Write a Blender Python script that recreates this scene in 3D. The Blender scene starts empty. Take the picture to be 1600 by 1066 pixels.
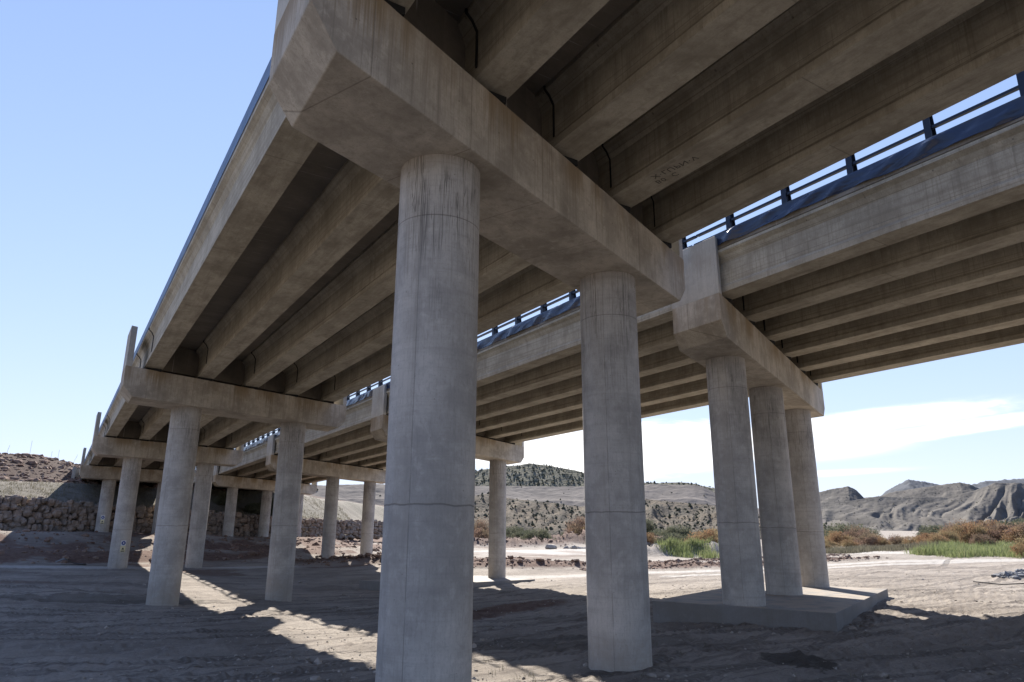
import bpy, math, random
import numpy as np
from mathutils import Vector
random.seed(4); RNG = np.random.RandomState(7)
C = bpy.context.scene.collection
R = math.radians
SC = bpy.context.scene

# ------------------------------------------------------------------ survey
TH = R(22.8809); CT, ST, TT = math.cos(TH), math.sin(TH), math.tan(TH)
CW, CHH = 2.2292, 1.4862            # cap thickness along the road, cap depth
CHT, CHZ = 0.5219, 0.5119           # end chamfer
GR, G2 = -0.0155, 0.0066
DK = {
 'A': dict(x=1.9361, y=8.0785, z=6.4278, s=0.0052, L=14.4076, span=29.7643, cols=[3.6006, 10.6616], rad=.75,
           g0=3.225, gs=2.65, n=5, xe=(2.65, 14.37)),
 'B': dict(x=18.3082, y=14.9523, z=6.3128, s=-0.0283, L=18.0675, span=29.7322, cols=[3.1222, 9.0501, 14.9933], rad=.735,
           g0=19.11, gs=2.815, n=6, xe=(18.55, 33.80)),
}
def surf(dk, x, y):                 # underside of the caps as a smooth surface
    d = DK[dk]; t = (x - d['x']) / CT; yy = y - d['y']
    return d['z'] + d['s'] * t + GR * yy + G2 * yy * yy / 1000.0
def capy(dk, k, x):                 # front edge (camera side) of cap k at x
    d = DK[dk]; return d['y'] + k * d['span'] + (x - d['x']) * TT

# ------------------------------------------------------------------ mesh helpers
class MB:
    def __init__(s): s.v = []; s.f = []; s.mi = []
    def add(s, vs, fs, m=0):
        o = len(s.v); s.v += [tuple(map(float, p)) for p in vs]
        s.f += [tuple(i + o for i in f) for f in fs]; s.mi += [m] * len(fs); return s
    def box(s, a, b, m=0):
        x0, y0, z0 = a; x1, y1, z1 = b
        return s.hexa([(x0,y0,z0),(x1,y0,z0),(x1,y1,z0),(x0,y1,z0)], [(x0,y0,z1),(x1,y0,z1),(x1,y1,z1),(x0,y1,z1)], m)
    def hexa(s, lo, hi, m=0):
        return s.add(list(lo) + list(hi), [(3,2,1,0),(4,5,6,7),(0,1,5,4),(1,2,6,5),(2,3,7,6),(3,0,4,7)], m)
    def cyl(s, c, r, z0, z1, n=64, r1=None, rings=1, cap=True, m=0):
        r1 = r if r1 is None else r1; vs = []
        for j in range(rings + 1):
            f = j / rings; rr = r + (r1 - r) * f; z = z0 + (z1 - z0) * f
            vs += [(c[0] + rr * math.cos(2*math.pi*i/n), c[1] + rr * math.sin(2*math.pi*i/n), z) for i in range(n)]
        fs = [(j*n+i, j*n+(i+1) % n, (j+1)*n+(i+1) % n, (j+1)*n+i) for j in range(rings) for i in range(n)]
        if cap: fs += [tuple(range(n-1, -1, -1)), tuple(rings*n + i for i in range(n))]
        return s.add(vs, fs, m)
    def tube(s, pts, r, n=6, m=0):
        pts = [Vector(p) for p in pts]; o = []
        for i, p in enumerate(pts):
            d = (pts[min(i+1, len(pts)-1)] - pts[max(i-1, 0)]).normalized()
            a = d.cross(Vector((0, 0, 1)) if abs(d.z) < .9 else Vector((1, 0, 0))).normalized(); b = d.cross(a)
            rr = r[i] if isinstance(r, (list, tuple)) else r
            o += [tuple(p + (a * math.cos(2*math.pi*j/n) + b * math.sin(2*math.pi*j/n)) * rr) for j in range(n)]
        fs = [(i*n+j, i*n+(j+1) % n, (i+1)*n+(j+1) % n, (i+1)*n+j) for i in range(len(pts)-1) for j in range(n)]
        fs += [tuple(range(n-1, -1, -1)), tuple((len(pts)-1)*n + j for j in range(n))]
        return s.add(o, fs, m)
    def build(s, name, mat, parent=None, loc=(0, 0, 0), smooth=False, rotz=0.0):
        """vertices are in world space; the object's origin goes to loc"""
        me = bpy.data.meshes.new(name)
        c, sn = math.cos(-rotz), math.sin(-rotz)
        L = Vector(loc)
        vs = []
        for v in s.v:
            x, y, z = v[0]-L.x, v[1]-L.y, v[2]-L.z
            vs.append((c*x - sn*y, sn*x + c*y, z))
        me.from_pydata(vs, [], s.f); me.validate(); me.update()
        mats = mat if isinstance(mat, (list, tuple)) else [mat]
        for m in mats: me.materials.append(m)
        if len(mats) > 1: me.polygons.foreach_set('material_index', s.mi)
        if smooth:
            me.polygons.foreach_set('use_smooth', [True] * len(me.polygons))
            try: me.set_sharp_from_angle(angle=R(35))
            except Exception: pass
        o = bpy.data.objects.new(name, me); C.objects.link(o)
        if parent is not None:
            o.parent = parent
            pl = world_loc(parent); pr = world_rot(parent)
            c, sn = math.cos(-pr), math.sin(-pr); dx, dy = L.x - pl.x, L.y - pl.y
            o.location = (c*dx - sn*dy, sn*dx + c*dy, L.z - pl.z)
            o.rotation_euler = (0, 0, rotz - pr)
        else:
            o.location = L; o.rotation_euler = (0, 0, rotz)
        o['_w'] = (L.x, L.y, L.z, rotz)
        return o
def world_loc(o): return Vector(o['_w'][:3])
def world_rot(o): return o['_w'][3]
def tag(o, label=None, cat=None, group=None, kind=None):
    if label: o['label'] = label
    if cat: o['category'] = cat
    if group: o['group'] = group
    if kind: o['kind'] = kind
    return o
def empty(name, loc, label, cat, group=None, rotz=0.0):
    o = bpy.data.objects.new(name, None); C.objects.link(o); o.empty_display_size = .3
    o.location = loc; o.rotation_euler = (0, 0, rotz); o['_w'] = (*loc, rotz)
    return tag(o, label, cat, group)
def npmesh(name, V, F, mat, attrs=None, smooth=True):
    me = bpy.data.meshes.new(name)
    V = np.asarray(V, np.float32); F = np.asarray(F, np.int32); k = F.shape[1]
    me.vertices.add(len(V)); me.vertices.foreach_set('co', V.ravel())
    me.loops.add(F.size); me.loops.foreach_set('vertex_index', F.ravel())
    me.polygons.add(len(F)); me.polygons.foreach_set('loop_start', np.arange(0, F.size, k, dtype=np.int32))
    try: me.polygons.foreach_set('loop_total', np.full(len(F), k, np.int32))
    except Exception: pass
    me.polygons.foreach_set('use_smooth', np.full(len(F), smooth))
    me.update(calc_edges=True)
    if attrs is not None:
        for an, arr in attrs.items():
            a = me.color_attributes.new(an, 'FLOAT_COLOR', 'POINT')
            col = np.ones((len(V), 4), np.float32); col[:, :arr.shape[1]] = arr
            a.data.foreach_set('color', col.ravel())
    me.materials.append(mat)
    o = bpy.data.objects.new(name, me); C.objects.link(o); o['_w'] = (0., 0., 0., 0.)
    return o

# ------------------------------------------------------------------ numpy noise
def vnoise(x, y, seed=0):
    xi = np.floor(x).astype(np.int64); yi = np.floor(y).astype(np.int64); fx = x - xi; fy = y - yi
    def h(a, b):
        n = (a * 374761393 + b * 668265263 + seed * 1442695041) & 0xffffffff
        n = ((n ^ (n >> 13)) * 1274126177) & 0xffffffff
        return ((n ^ (n >> 16)) & 0xffff) / 65535.0
    u = fx*fx*fx*(fx*(fx*6-15)+10); v = fy*fy*fy*(fy*(fy*6-15)+10)
    return (h(xi, yi)*(1-u) + h(xi+1, yi)*u)*(1-v) + (h(xi, yi+1)*(1-u) + h(xi+1, yi+1)*u)*v
def fbm(x, y, o=4, seed=0, gain=.5):
    a = 1.; s = 0.; t = 0.
    for i in range(o):
        s = s + a * vnoise(x, y, seed + i*17); t += a; a *= gain; x = x*2.03 + 11.3; y = y*2.03 + 4.7
    return s / t
def sstep(a, b, x):
    t = np.clip((x - a) / (b - a), 0, 1); return t*t*(3-2*t)

# ------------------------------------------------------------------ node helper
class NT:
    def __init__(s, tree): s.t = tree; s.n = tree.nodes; s.l = tree.links
    def node(s, typ, ins=None, **kw):
        nd = s.n.new(typ)
        for k, v in kw.items(): setattr(nd, k, v)
        for k, v in (ins or {}).items(): s.set(nd.inputs[k], v)
        return nd
    def set(s, sock, v):
        if isinstance(v, bpy.types.NodeSocket): s.l.new(v, sock)
        elif v is not None:
            if hasattr(sock.default_value, '__len__') and not hasattr(v, '__len__'): v = (v,)*len(sock.default_value)
            if hasattr(sock.default_value, '__len__') and len(sock.default_value) == 4 and len(v) == 3: v = (*v, 1)
            sock.default_value = v
    def m(s, op, a, b=None, c=None, clamp=False):
        nd = s.n.new('ShaderNodeMath'); nd.operation = op; nd.use_clamp = clamp
        s.set(nd.inputs[0], a)
        if b is not None: s.set(nd.inputs[1], b)
        if c is not None: s.set(nd.inputs[2], c)
        return nd.outputs[0]
    def mix(s, f, a, b, mode='MIX'):
        nd = s.n.new('ShaderNodeMix'); nd.data_type = 'RGBA'; nd.blend_type = mode
        s.set(nd.inputs[0], f); s.set(nd.inputs[6], a); s.set(nd.inputs[7], b); return nd.outputs[2]
    def noise(s, vec, scale=1., detail=4., rough=.55, dist=0.):
        nd = s.node('ShaderNodeTexNoise', {'Vector': vec, 'Scale': scale, 'Detail': detail, 'Roughness': rough, 'Distortion': dist}); return nd.outputs[0]
    def mapv(s, vec, scale=(1,1,1), loc=(0,0,0), rot=(0,0,0)):
        nd = s.node('ShaderNodeMapping', {'Vector': vec, 'Scale': scale, 'Location': loc, 'Rotation': rot}); return nd.outputs[0]
    def ramp(s, v, a, b):               # smooth 0..1 between a and b
        nd = s.node('ShaderNodeMapRange', {'Value': v, 'From Min': a, 'From Max': b, 'To Min': 0., 'To Max': 1.}); nd.interpolation_type = 'SMOOTHSTEP'; return nd.outputs[0]
    def xyz(s, vec):
        nd = s.node('ShaderNodeSeparateXYZ', {'Vector': vec}); return nd.outputs
def newmat(name):
    m = bpy.data.materials.new(name); m.use_nodes = True; m.node_tree.nodes.clear()
    return m, NT(m.node_tree)
def finish(nt, col, rough=.9, height=None, bump=.3, dist=.02, metal=0., spec=.3, **kw):
    p = nt.node('ShaderNodeBsdfPrincipled'); nt.set(p.inputs['Base Color'], col); nt.set(p.inputs['Roughness'], rough)
    nt.set(p.inputs['Metallic'], metal); nt.set(p.inputs['Specular IOR Level'], spec)
    if height is not None:
        b = nt.node('ShaderNodeBump', {'Strength': bump, 'Distance': dist, 'Height': height}); nt.l.new(b.outputs[0], p.inputs['Normal'])
    o = nt.node('ShaderNodeOutputMaterial'); nt.l.new(p.outputs[0], o.inputs[0]); return p

def line(nt, coord, period, width, off=0.):       # thin dark lines every `period` metres -> 1 on the line
    a = nt.m('ADD', coord, off + 1000*period); a = nt.m('MODULO', a, period); a = nt.m('SUBTRACT', a, period/2)
    a = nt.m('ABSOLUTE', a); return nt.ramp(a, width, width*.3)
def at(nt, coord, pos, width):
    a = nt.m('ABSOLUTE', nt.m('SUBTRACT', coord, pos)); return nt.ramp(a, width, width*.3)

def concrete(name, base=(.36,.325,.275), kind='cap', dark=(.16,.14,.115), streak=.5, mott=.5, warm=.25):
    m, nt = newmat(name)
    tc = nt.node('ShaderNodeTexCoord'); P = tc.outputs['Object']
    info = nt.node('ShaderNodeObjectInfo'); off = nt.node('ShaderNodeVectorMath', {0: (37., 91., 13.)}); off.operation = 'SCALE'
    nt.l.new(info.outputs['Random'], off.inputs['Scale'])
    ad = nt.node('ShaderNodeVectorMath'); ad.operation = 'ADD'; nt.l.new(P, ad.inputs[0]); nt.l.new(off.outputs[0], ad.inputs[1]); Q = ad.outputs[0]
    x, y, z = nt.xyz(P)
    big = nt.noise(Q, .7, 5, .6); mid = nt.noise(Q, 4., 6, .65, .4); fine = nt.noise(Q, 60., 3, .6)
    sv = nt.noise(nt.mapv(Q, (5., 5., .22)), 1., 5, .6)
    sv2 = nt.noise(nt.mapv(Q, (22., 22., .5)), 1., 4, .6)
    col = nt.mix(nt.m('MULTIPLY', nt.ramp(big, .35, .68), mott), base, dark)
    col = nt.mix(nt.m('MULTIPLY', nt.ramp(mid, .48, .72), mott*.55), col, (base[0]*1.3, base[1]*1.3, base[2]*1.3))
    col = nt.mix(nt.m('MULTIPLY', nt.ramp(mid, .46, .28), mott*.5), col, dark)
    col = nt.mix(nt.m('MULTIPLY', nt.ramp(sv, .5, .72), streak*.55), col, dark)
    st = nt.m('MULTIPLY', nt.ramp(sv2, .54, .70), streak*.7)
    pore = nt.noise(Q, 26., 4, .7); col = nt.mix(nt.m('MULTIPLY', nt.ramp(pore, .52, .66), mott*.38), col, dark)
    cloud = nt.noise(Q, 1.9, 6, .7, .8); col = nt.mix(nt.m('MULTIPLY', nt.ramp(cloud, .50, .66), mott*(.10 if kind == 'column' else .25)), col, dark)
    grn_ = nt.noise(nt.mapv(Q, (34., 34., 5.)), 1., 4, .7); col = nt.mix(nt.m('MULTIPLY', nt.ramp(grn_, .48, .68), .28), col, dark)
    brd = nt.noise(nt.mapv(Q, (1.2, 1.2, 26.)), 1., 3, .6); col = nt.mix(nt.m('MULTIPLY', nt.ramp(brd, .52, .70), .16), col, dark)
    bug = nt.node('ShaderNodeTexVoronoi', {'Vector': Q, 'Scale': 7.}); bugm = nt.m('MULTIPLY', nt.ramp(bug.outputs['Distance'], .085, .05), nt.ramp(nt.noise(Q, 2.6, 2), .5, .6)); col = nt.mix(nt.m('MULTIPLY', bugm, .6), col, (.07,.062,.05))
    h = nt.m('MULTIPLY', mid, .5); h = nt.m('ADD', h, nt.m('MULTIPLY', fine, .25))
    if kind == 'column':
        # object origin at the column head, z downwards negative; heavy runs under the cap
        top = nt.ramp(z, -3.6, -.1); st = nt.m('MULTIPLY', st, nt.m('ADD', nt.m('MULTIPLY', top, 1.5), .12))
        wob = nt.noise(nt.mapv(Q, (2.2, 2.2, .6)), 1., 3, .5)
        # winding dark runs
        w = nt.noise(nt.mapv(Q, (11., 11., .42)), 1., 3, .45, 1.3)
        run = nt.ramp(nt.m('ABSOLUTE', nt.m('SUBTRACT', w, .5)), .022, .006); w2 = nt.noise(nt.mapv(Q, (24., 24., .30)), 1., 2, .4, .8); run = nt.m('MAXIMUM', run, nt.ramp(nt.m('ABSOLUTE', nt.m('SUBTRACT', w2, .47)), .030, .008))
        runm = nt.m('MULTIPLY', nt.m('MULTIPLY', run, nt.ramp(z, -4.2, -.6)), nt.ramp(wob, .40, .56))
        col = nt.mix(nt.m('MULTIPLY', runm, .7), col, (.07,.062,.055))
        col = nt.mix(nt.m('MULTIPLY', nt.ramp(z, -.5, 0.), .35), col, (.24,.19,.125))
        j = nt.m('MAXIMUM', at(nt, z, -1.18, .014), at(nt, nt.m('ADD', z, nt.m('MULTIPLY', nt.m('SUBTRACT', wob, .5), .10)), -6.13, .02))
        ang = nt.m('ARCTAN2', y, x)
        sa = at(nt, ang, -2.47, .013); sb = at(nt, ang, .67, .012)
        seam = nt.m('MULTIPLY', nt.m('MAXIMUM', sa, sb), nt.ramp(nt.noise(nt.mapv(P, (0,0,1.2)), 1., 3), .36, .5))
        j = nt.m('MAXIMUM', j, nt.m('MULTIPLY', seam, .9))
        band = nt.noise(nt.mapv(Q, (.25, .25, 7.)), 1., 3, .5)
        col = nt.mix(nt.m('MULTIPLY', nt.ramp(band, .5, .75), .22), col, dark)
        sideb = nt.ramp(nt.m('SUBTRACT', nt.m('ABSOLUTE', nt.m('ADD', ang, 2.7)), .23), .02, -.02)
        col = nt.mix(nt.m('MULTIPLY', sideb, .12), col, (.42,.37,.30))
        col = nt.mix(nt.m('MULTIPLY', nt.ramp(z, -8.9, -9.7), .3), col, (.40,.36,.30))
        col = nt.mix(nt.m('MULTIPLY', j, .5), col, (.08,.07,.06)); col = nt.mix(nt.m('MULTIPLY', nt.m('MULTIPLY', nt.ramp(nt.m('ADD', z, nt.m('MULTIPLY', wob, 1.1)), -8.2, -8.7), nt.ramp(mid, .35, .6)), .35), col, (.26,.215,.165)); h = nt.m('SUBTRACT', h, nt.m('MULTIPLY', j, 1.6))
        # blow holes
    elif kind == 'cap':
        # local x runs along the cap, y across, z up (origin at underside level)
        j = line(nt, x, 2.44, .018, .35)
        j2 = nt.m('MULTIPLY', nt.m('MAXIMUM', line(nt, y, 1.22, .014, .61), nt.m('MULTIPLY', at(nt, y, -.93, .012), 1.3)), nt.ramp(z, .02, -.02))
        side = nt.ramp(z, .0, .05)
        ty = nt.ramp(nt.m('ADD', z, nt.m('MULTIPLY', nt.m('SUBTRACT', sv2, .5), 2.2)), .55, 1.45)
        wn = nt.noise(nt.mapv(Q, (.8, .8, .2)), 1., 3)
        col = nt.mix(nt.m('MULTIPLY', nt.m('MULTIPLY', ty, nt.ramp(wn, .42, .62)), warm*2.2), col, (.26,.185,.10))
        st = nt.m('MULTIPLY', st, side)
        # pale runs from joints
        pr = nt.noise(nt.mapv(Q, (16., 16., .3)), 1., 2, .5)
        col = nt.mix(nt.m('MULTIPLY', nt.m('MULTIPLY', nt.ramp(pr, .70, .76), side), .4), col, (.55,.51,.45))
        lb = nt.noise(nt.mapv(Q, (1.1, 1.1, .05)), 1., 2)
        col = nt.mix(nt.m('MULTIPLY', nt.ramp(lb, .42, .62), .22), col, dark)
        jj = nt.m('MAXIMUM', nt.m('MULTIPLY', j, .7), nt.m('MULTIPLY', j2, .6))
        # tie holes
        hx = line(nt, x, 1.22, .022, .1); hz = at(nt, z, .78, .022)
        jj = nt.m('MAXIMUM', jj, nt.m('MULTIPLY', nt.m('MULTIPLY', hx, hz), 1.2))
        col = nt.mix(nt.m('MULTIPLY', jj, .55), col, (.07,.055,.04)); h = nt.m('SUBTRACT', h, nt.m('MULTIPLY', jj, 1.2))
    elif kind == 'girder':
        # z up from girder underside, y along the girder
        side = nt.ramp(z, .0, .04)
        st = nt.m('MULTIPLY', st, side)
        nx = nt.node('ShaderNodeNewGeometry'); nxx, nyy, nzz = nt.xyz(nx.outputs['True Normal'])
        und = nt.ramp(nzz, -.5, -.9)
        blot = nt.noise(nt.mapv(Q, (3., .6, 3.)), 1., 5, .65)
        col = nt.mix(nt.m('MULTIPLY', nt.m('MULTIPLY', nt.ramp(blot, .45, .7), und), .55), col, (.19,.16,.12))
        lw = nt.noise(nt.mapv(Q, (2., .12, 14.)), 1., 3)
        col = nt.mix(nt.m('MULTIPLY', nt.m('MULTIPLY', nt.ramp(lw, .48, .66), side), .4), col, dark)
        jj = nt.m('MAXIMUM', at(nt, z, .285, .008), nt.m('MULTIPLY', at(nt, z, 1.02, .010), .8))
        tr = nt.m('MULTIPLY', line(nt, y, 6.1, .02, 1.), und)
        jj = nt.m('MAXIMUM', jj, nt.m('MULTIPLY', tr, .7))
        tie = nt.m('MULTIPLY', line(nt, y, 1.9, .03, .4), at(nt, z, 1.18, .03)); jj = nt.m('MAXIMUM', jj, tie)
        col = nt.mix(nt.m('MULTIPLY', nt.m('MULTIPLY', jj, nt.ramp(big, .2, .5)), .6), col, (.07,.06,.05)); h = nt.m('SUBTRACT', h, nt.m('MULTIPLY', jj, .8))
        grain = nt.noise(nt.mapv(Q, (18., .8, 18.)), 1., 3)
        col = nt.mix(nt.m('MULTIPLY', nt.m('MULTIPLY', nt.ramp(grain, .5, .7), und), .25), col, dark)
    elif kind == 'slab':
        # precast planks across the road: thin joints and uneven tones
        jj = line(nt, y, .6, .012)
        fl = nt.m('FLOOR', nt.m('DIVIDE', nt.m('ADD', y, 600.), .6))
        wn = nt.node('ShaderNodeTexWhiteNoise', noise_dimensions='1D'); nt.l.new(fl, wn.inputs['W'])
        col = nt.mix(nt.m('MULTIPLY', wn.outputs[0], .35), col, dark)
        jn = nt.noise(nt.mapv(Q, (1.5, 2.5, 1.)), 1., 3)
        col = nt.mix(nt.m('MULTIPLY', nt.m('MULTIPLY', jj, nt.ramp(jn, .45, .6)), .7), col, (.5,.47,.42))
        h = nt.m('SUBTRACT', h, jj)
    elif kind == 'footing':
        jj = line(nt, x, 2.4, .01, .2); col = nt.mix(nt.m('MULTIPLY', jj, .5), col, (.08,.07,.06))
        dust = nt.noise(Q, 1.3, 5, .6); nx = nt.node('ShaderNodeNewGeometry'); nzz = nt.xyz(nx.outputs['Normal'])[2]
        col = nt.mix(nt.m('MULTIPLY', nt.m('MULTIPLY', nt.ramp(dust, .35, .6), nt.ramp(nzz, .5, .9)), .7), col, (.36,.29,.22))
    col = nt.mix(st, col, dark)
    finish(nt, col, nt.m('ADD', nt.m('MULTIPLY', mid, .2), .72), h, .35, .012, spec=.25)
    return m

M = {}
M['cap'] = concrete('concrete_cap', base=(.55,.49,.405), kind='cap', dark=(.25,.218,.175), warm=.4, streak=.75, mott=.75)
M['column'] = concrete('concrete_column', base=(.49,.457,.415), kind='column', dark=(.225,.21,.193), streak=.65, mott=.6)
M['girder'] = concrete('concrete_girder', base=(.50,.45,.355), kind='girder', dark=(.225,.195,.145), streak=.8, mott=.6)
M['slab'] = concrete('concrete_slab', base=(.28,.245,.20), kind='slab', dark=(.15,.13,.105), streak=.1)
M['footing'] = concrete('concrete_footing', base=(.215,.205,.195), kind='footing', streak=.4)
M['wall'] = concrete('concrete_wall', base=(.52,.49,.43), kind='cap', dark=(.28,.26,.23), warm=.15, streak=.5)
def simple(name, col, rough=.6, metal=0., spec=.4, var=.25, scale=6., bump=.15):
    m, nt = newmat(name); tc = nt.node('ShaderNodeTexCoord'); n = nt.noise(tc.outputs['Object'], scale, 5, .6)
    c = nt.mix(nt.m('MULTIPLY', n, var*2), col, tuple(v*.5 for v in col))
    finish(nt, c, rough, n, bump, .01, metal, spec); return m
M['rubber'] = simple('black_rubber', (.012,.012,.012), .7)
M['steel'] = simple('dark_blue_steel', (.018,.026,.045), .42, .3)
M['railm'] = simple('galvanised_rail', (.16,.165,.175), .45, .6)
M['grey_strip'] = simple('grey_band', (.28,.28,.29), .6)
def blue_sheet(name, ca, cb, ro, sp):
    m, nt = newmat(name); tc = nt.node('ShaderNodeTexCoord'); P = tc.outputs['Object']
    n = nt.noise(nt.mapv(P, (1.5, .35, 1.2)), 1., 3, .5, .8); d = nt.noise(P, 9., 4)
    c = nt.mix(nt.m('MULTIPLY', d, .5), ca, cb)
    finish(nt, c, ro, n, .9, .25, .0, sp); return m
M['blueB'] = blue_sheet('blue_sheeting_shaded', (.022,.036,.075), (.014,.022,.045), .25, .5); M['blueA'] = blue_sheet('blue_sheeting_skylit', (.09,.155,.28), (.07,.12,.22), .5, .25)  # shade put into the colour: darker on B behind deck A, paler on skylit A
M['white_sign'] = simple('white_plastic', (.7,.7,.7), .5, var=.05)
M['yellow_sign'] = simple('pale_yellow_plastic', (.72,.66,.42), .5, var=.1)
M['blue_sign'] = simple('sign_blue', (.02,.05,.25), .5, var=.05)
M['black'] = simple('sign_black', (.02,.02,.02), .5, var=.05)
M['stencil'] = simple('faded_black_paint', (.13,.115,.09), .9, var=.4, scale=30)
M['rust'] = simple('rusty_bar', (.10,.05,.03), .9)
M['pvc'] = simple('pale_plastic_pipe', (.75,.68,.52), .5, var=.1)

# ------------------------------------------------------------------ ground
def wc(x, y): return y - x*TT
def bank_start(x): return 73.5 + np.maximum(0, x-34)*.95 + 9*np.maximum(0, np.minimum(x-34, 60))/60
def wall_w(x): return 99.6 + 0*x
def Hbase(x, y):
    w = wc(x, y)
    f = np.interp(w, [-60, -10, 4, 9, 20, 38, 67, 200], [-2.5, -2.95, -3.17, -3.22, -3.70, -4.20, -3.90, -3.95])
    g = np.interp(w, [0, 8, 38], [.2, .2, 1.])
    return f - g*(.05*(np.clip(x, -5, 12.5) - 8) + .012*(np.clip(x, 12.5, 40) - 12.5))
def bankz(x, w):                    # height of the river bank above the bed
    bs = bank_start(x); lowtop = np.interp(x, [-5, 6, 22, 45, 80], [-.9, -1.15, -1.95, -2.5, -2.0])
    walltop = np.interp(x, [-8, 36, 60], [2.7, .35, .2])
    u = w - (bs - 73.5)
    base = -4.1
    e = fbm(x*.09, w*.12, 4, 5)
    z = np.where(u < 73.5, base, base)
    z = z + (lowtop - base) * (.42*sstep(73.5, 78 + 2*e, u) + .58*sstep(84, 95, u + 5*(e-.5)))
    z = z + (walltop - lowtop) * sstep(100.0, 100.9, u)
    z = z + (5.4 - walltop) * sstep(101, 119, u)
    topz = np.interp(x, [-60, -3, 6, 16, 40, 80], [11, 10.6, 9.2, 8.6, 8.0, 7.0])
    z = z + (topz - 5.4) * sstep(117, 146, u)
    return z, u
def H(x, y, det=True):
    w = wc(x, y); zb = Hbase(x, y); bz, u = bankz(x, w)
    z = np.where(u > 73.5, np.maximum(zb, bz), zb)
    r = np.hypot(x, y)
    # red dirt windrows at the foot of the bank and beside the haul road
    for (px, py, ang, L, wd, h) in MOUNDS:
        c, s = math.cos(ang), math.sin(ang); a = (x-px)*c + (y-py)*s; b = -(x-px)*s + (y-py)*c
        z = z + h * np.exp(-(a/L)**4) * np.exp(-(b/wd)**2) * (.55 + .9*fbm(x*1.3, y*1.3, 3, 9))
    for (cx, cy, cr) in COLP:
        dd = np.hypot(x-cx, y-cy)
        if np.min(dd) < 2.5: z = z + .06*np.exp(-np.maximum(dd-cr, 0)**2/.16)*1.0
    if det:
        z = z + .35*(fbm(x*.05, y*.05, 3, 1) - .5)*sstep(30, 80, r) + .05*(fbm(x*.5, y*.5, 4, 2) - .5)*np.clip(40/np.maximum(r, 1), .25, 1)
        # wheel ruts sweeping across under the decks
        q = x*.28 + y*.96 + 1.8*np.sin(x*.11) ; a = x*.96 - y*.28
        rut = fbm(a*.10, q*1.5, 4, 21, .6)
        z = z - .11*(1 - np.abs(2*rut - 1))**4 * sstep(-10, -2, w) * (u < 76) * np.clip(45/np.maximum(r, 1), .2, 1)
        z = z + .035*(fbm(x*2.6, y*2.6, 3, 31) - .5)*np.clip(40/np.maximum(r, 1), 0, 1)
        z = z + .9*(fbm(x*.22, w*.3, 4, 41) - .5)*sstep(76, 84, u)*(1 - sstep(92, 96, u)) + .55*(fbm(x*.12, w*.12, 5, 43) - .5)*sstep(103, 108, u)
        clod = fbm(x*3.1, y*3.1, 2, 51); z = z + .05*np.maximum(0, clod - .62)*sstep(2, 6, r)*6*(u < 74)*np.clip(30/np.maximum(r, 1), 0, 1)
    return z
MOUNDS = [ # x, y, angle, half length, half width, height
 (27.5, 6.8, 1.25, 4.2, 2.4, 1.15),       # spoil heap right of the camera
 (22, 2.0, .2, 6, 2.5, .8),
 (51.6, 20.4, -.5, 1.8, 1.2, .40),
 (-8, 36.5, -.35, 7, .8, .22), (-2, 49, -.3, 8, 1.6, .25),
 (17.5, 28.5, .4, 7, 1.2, .10),
 (30, 74, -.45, 9, 1.3, .75), (46, 62, -.55, 19, 1.5, .7), (40, 70, -.5, 14, 1.5, .75), (60, 50, -.5, 16, 1.2, .4),
 (72, 58, -.5, 13, 1.0, .4),
 (82, 78, -.62, 9, 2.4, 1.5), (92, 73, -.5, 8, 2.4, 1.3),
 (97, 128, -.55, 22, 4, 1.8), (75, 118, -.5, 14, 3.5, 1.6), (112, 122, -.5, 16, 3, 1.4),
]
COLP = []
for dk_, ks_ in (('A', (0, 1, 2)), ('B', (1, 2))):
    for k_ in ks_:
        for t_ in DK[dk_]['cols']:
            d_ = DK[dk_]; COLP.append((d_['x'] + t_*CT, d_['y'] + k_*d_['span'] + t_*ST + .5*CW, d_['rad']))
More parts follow.
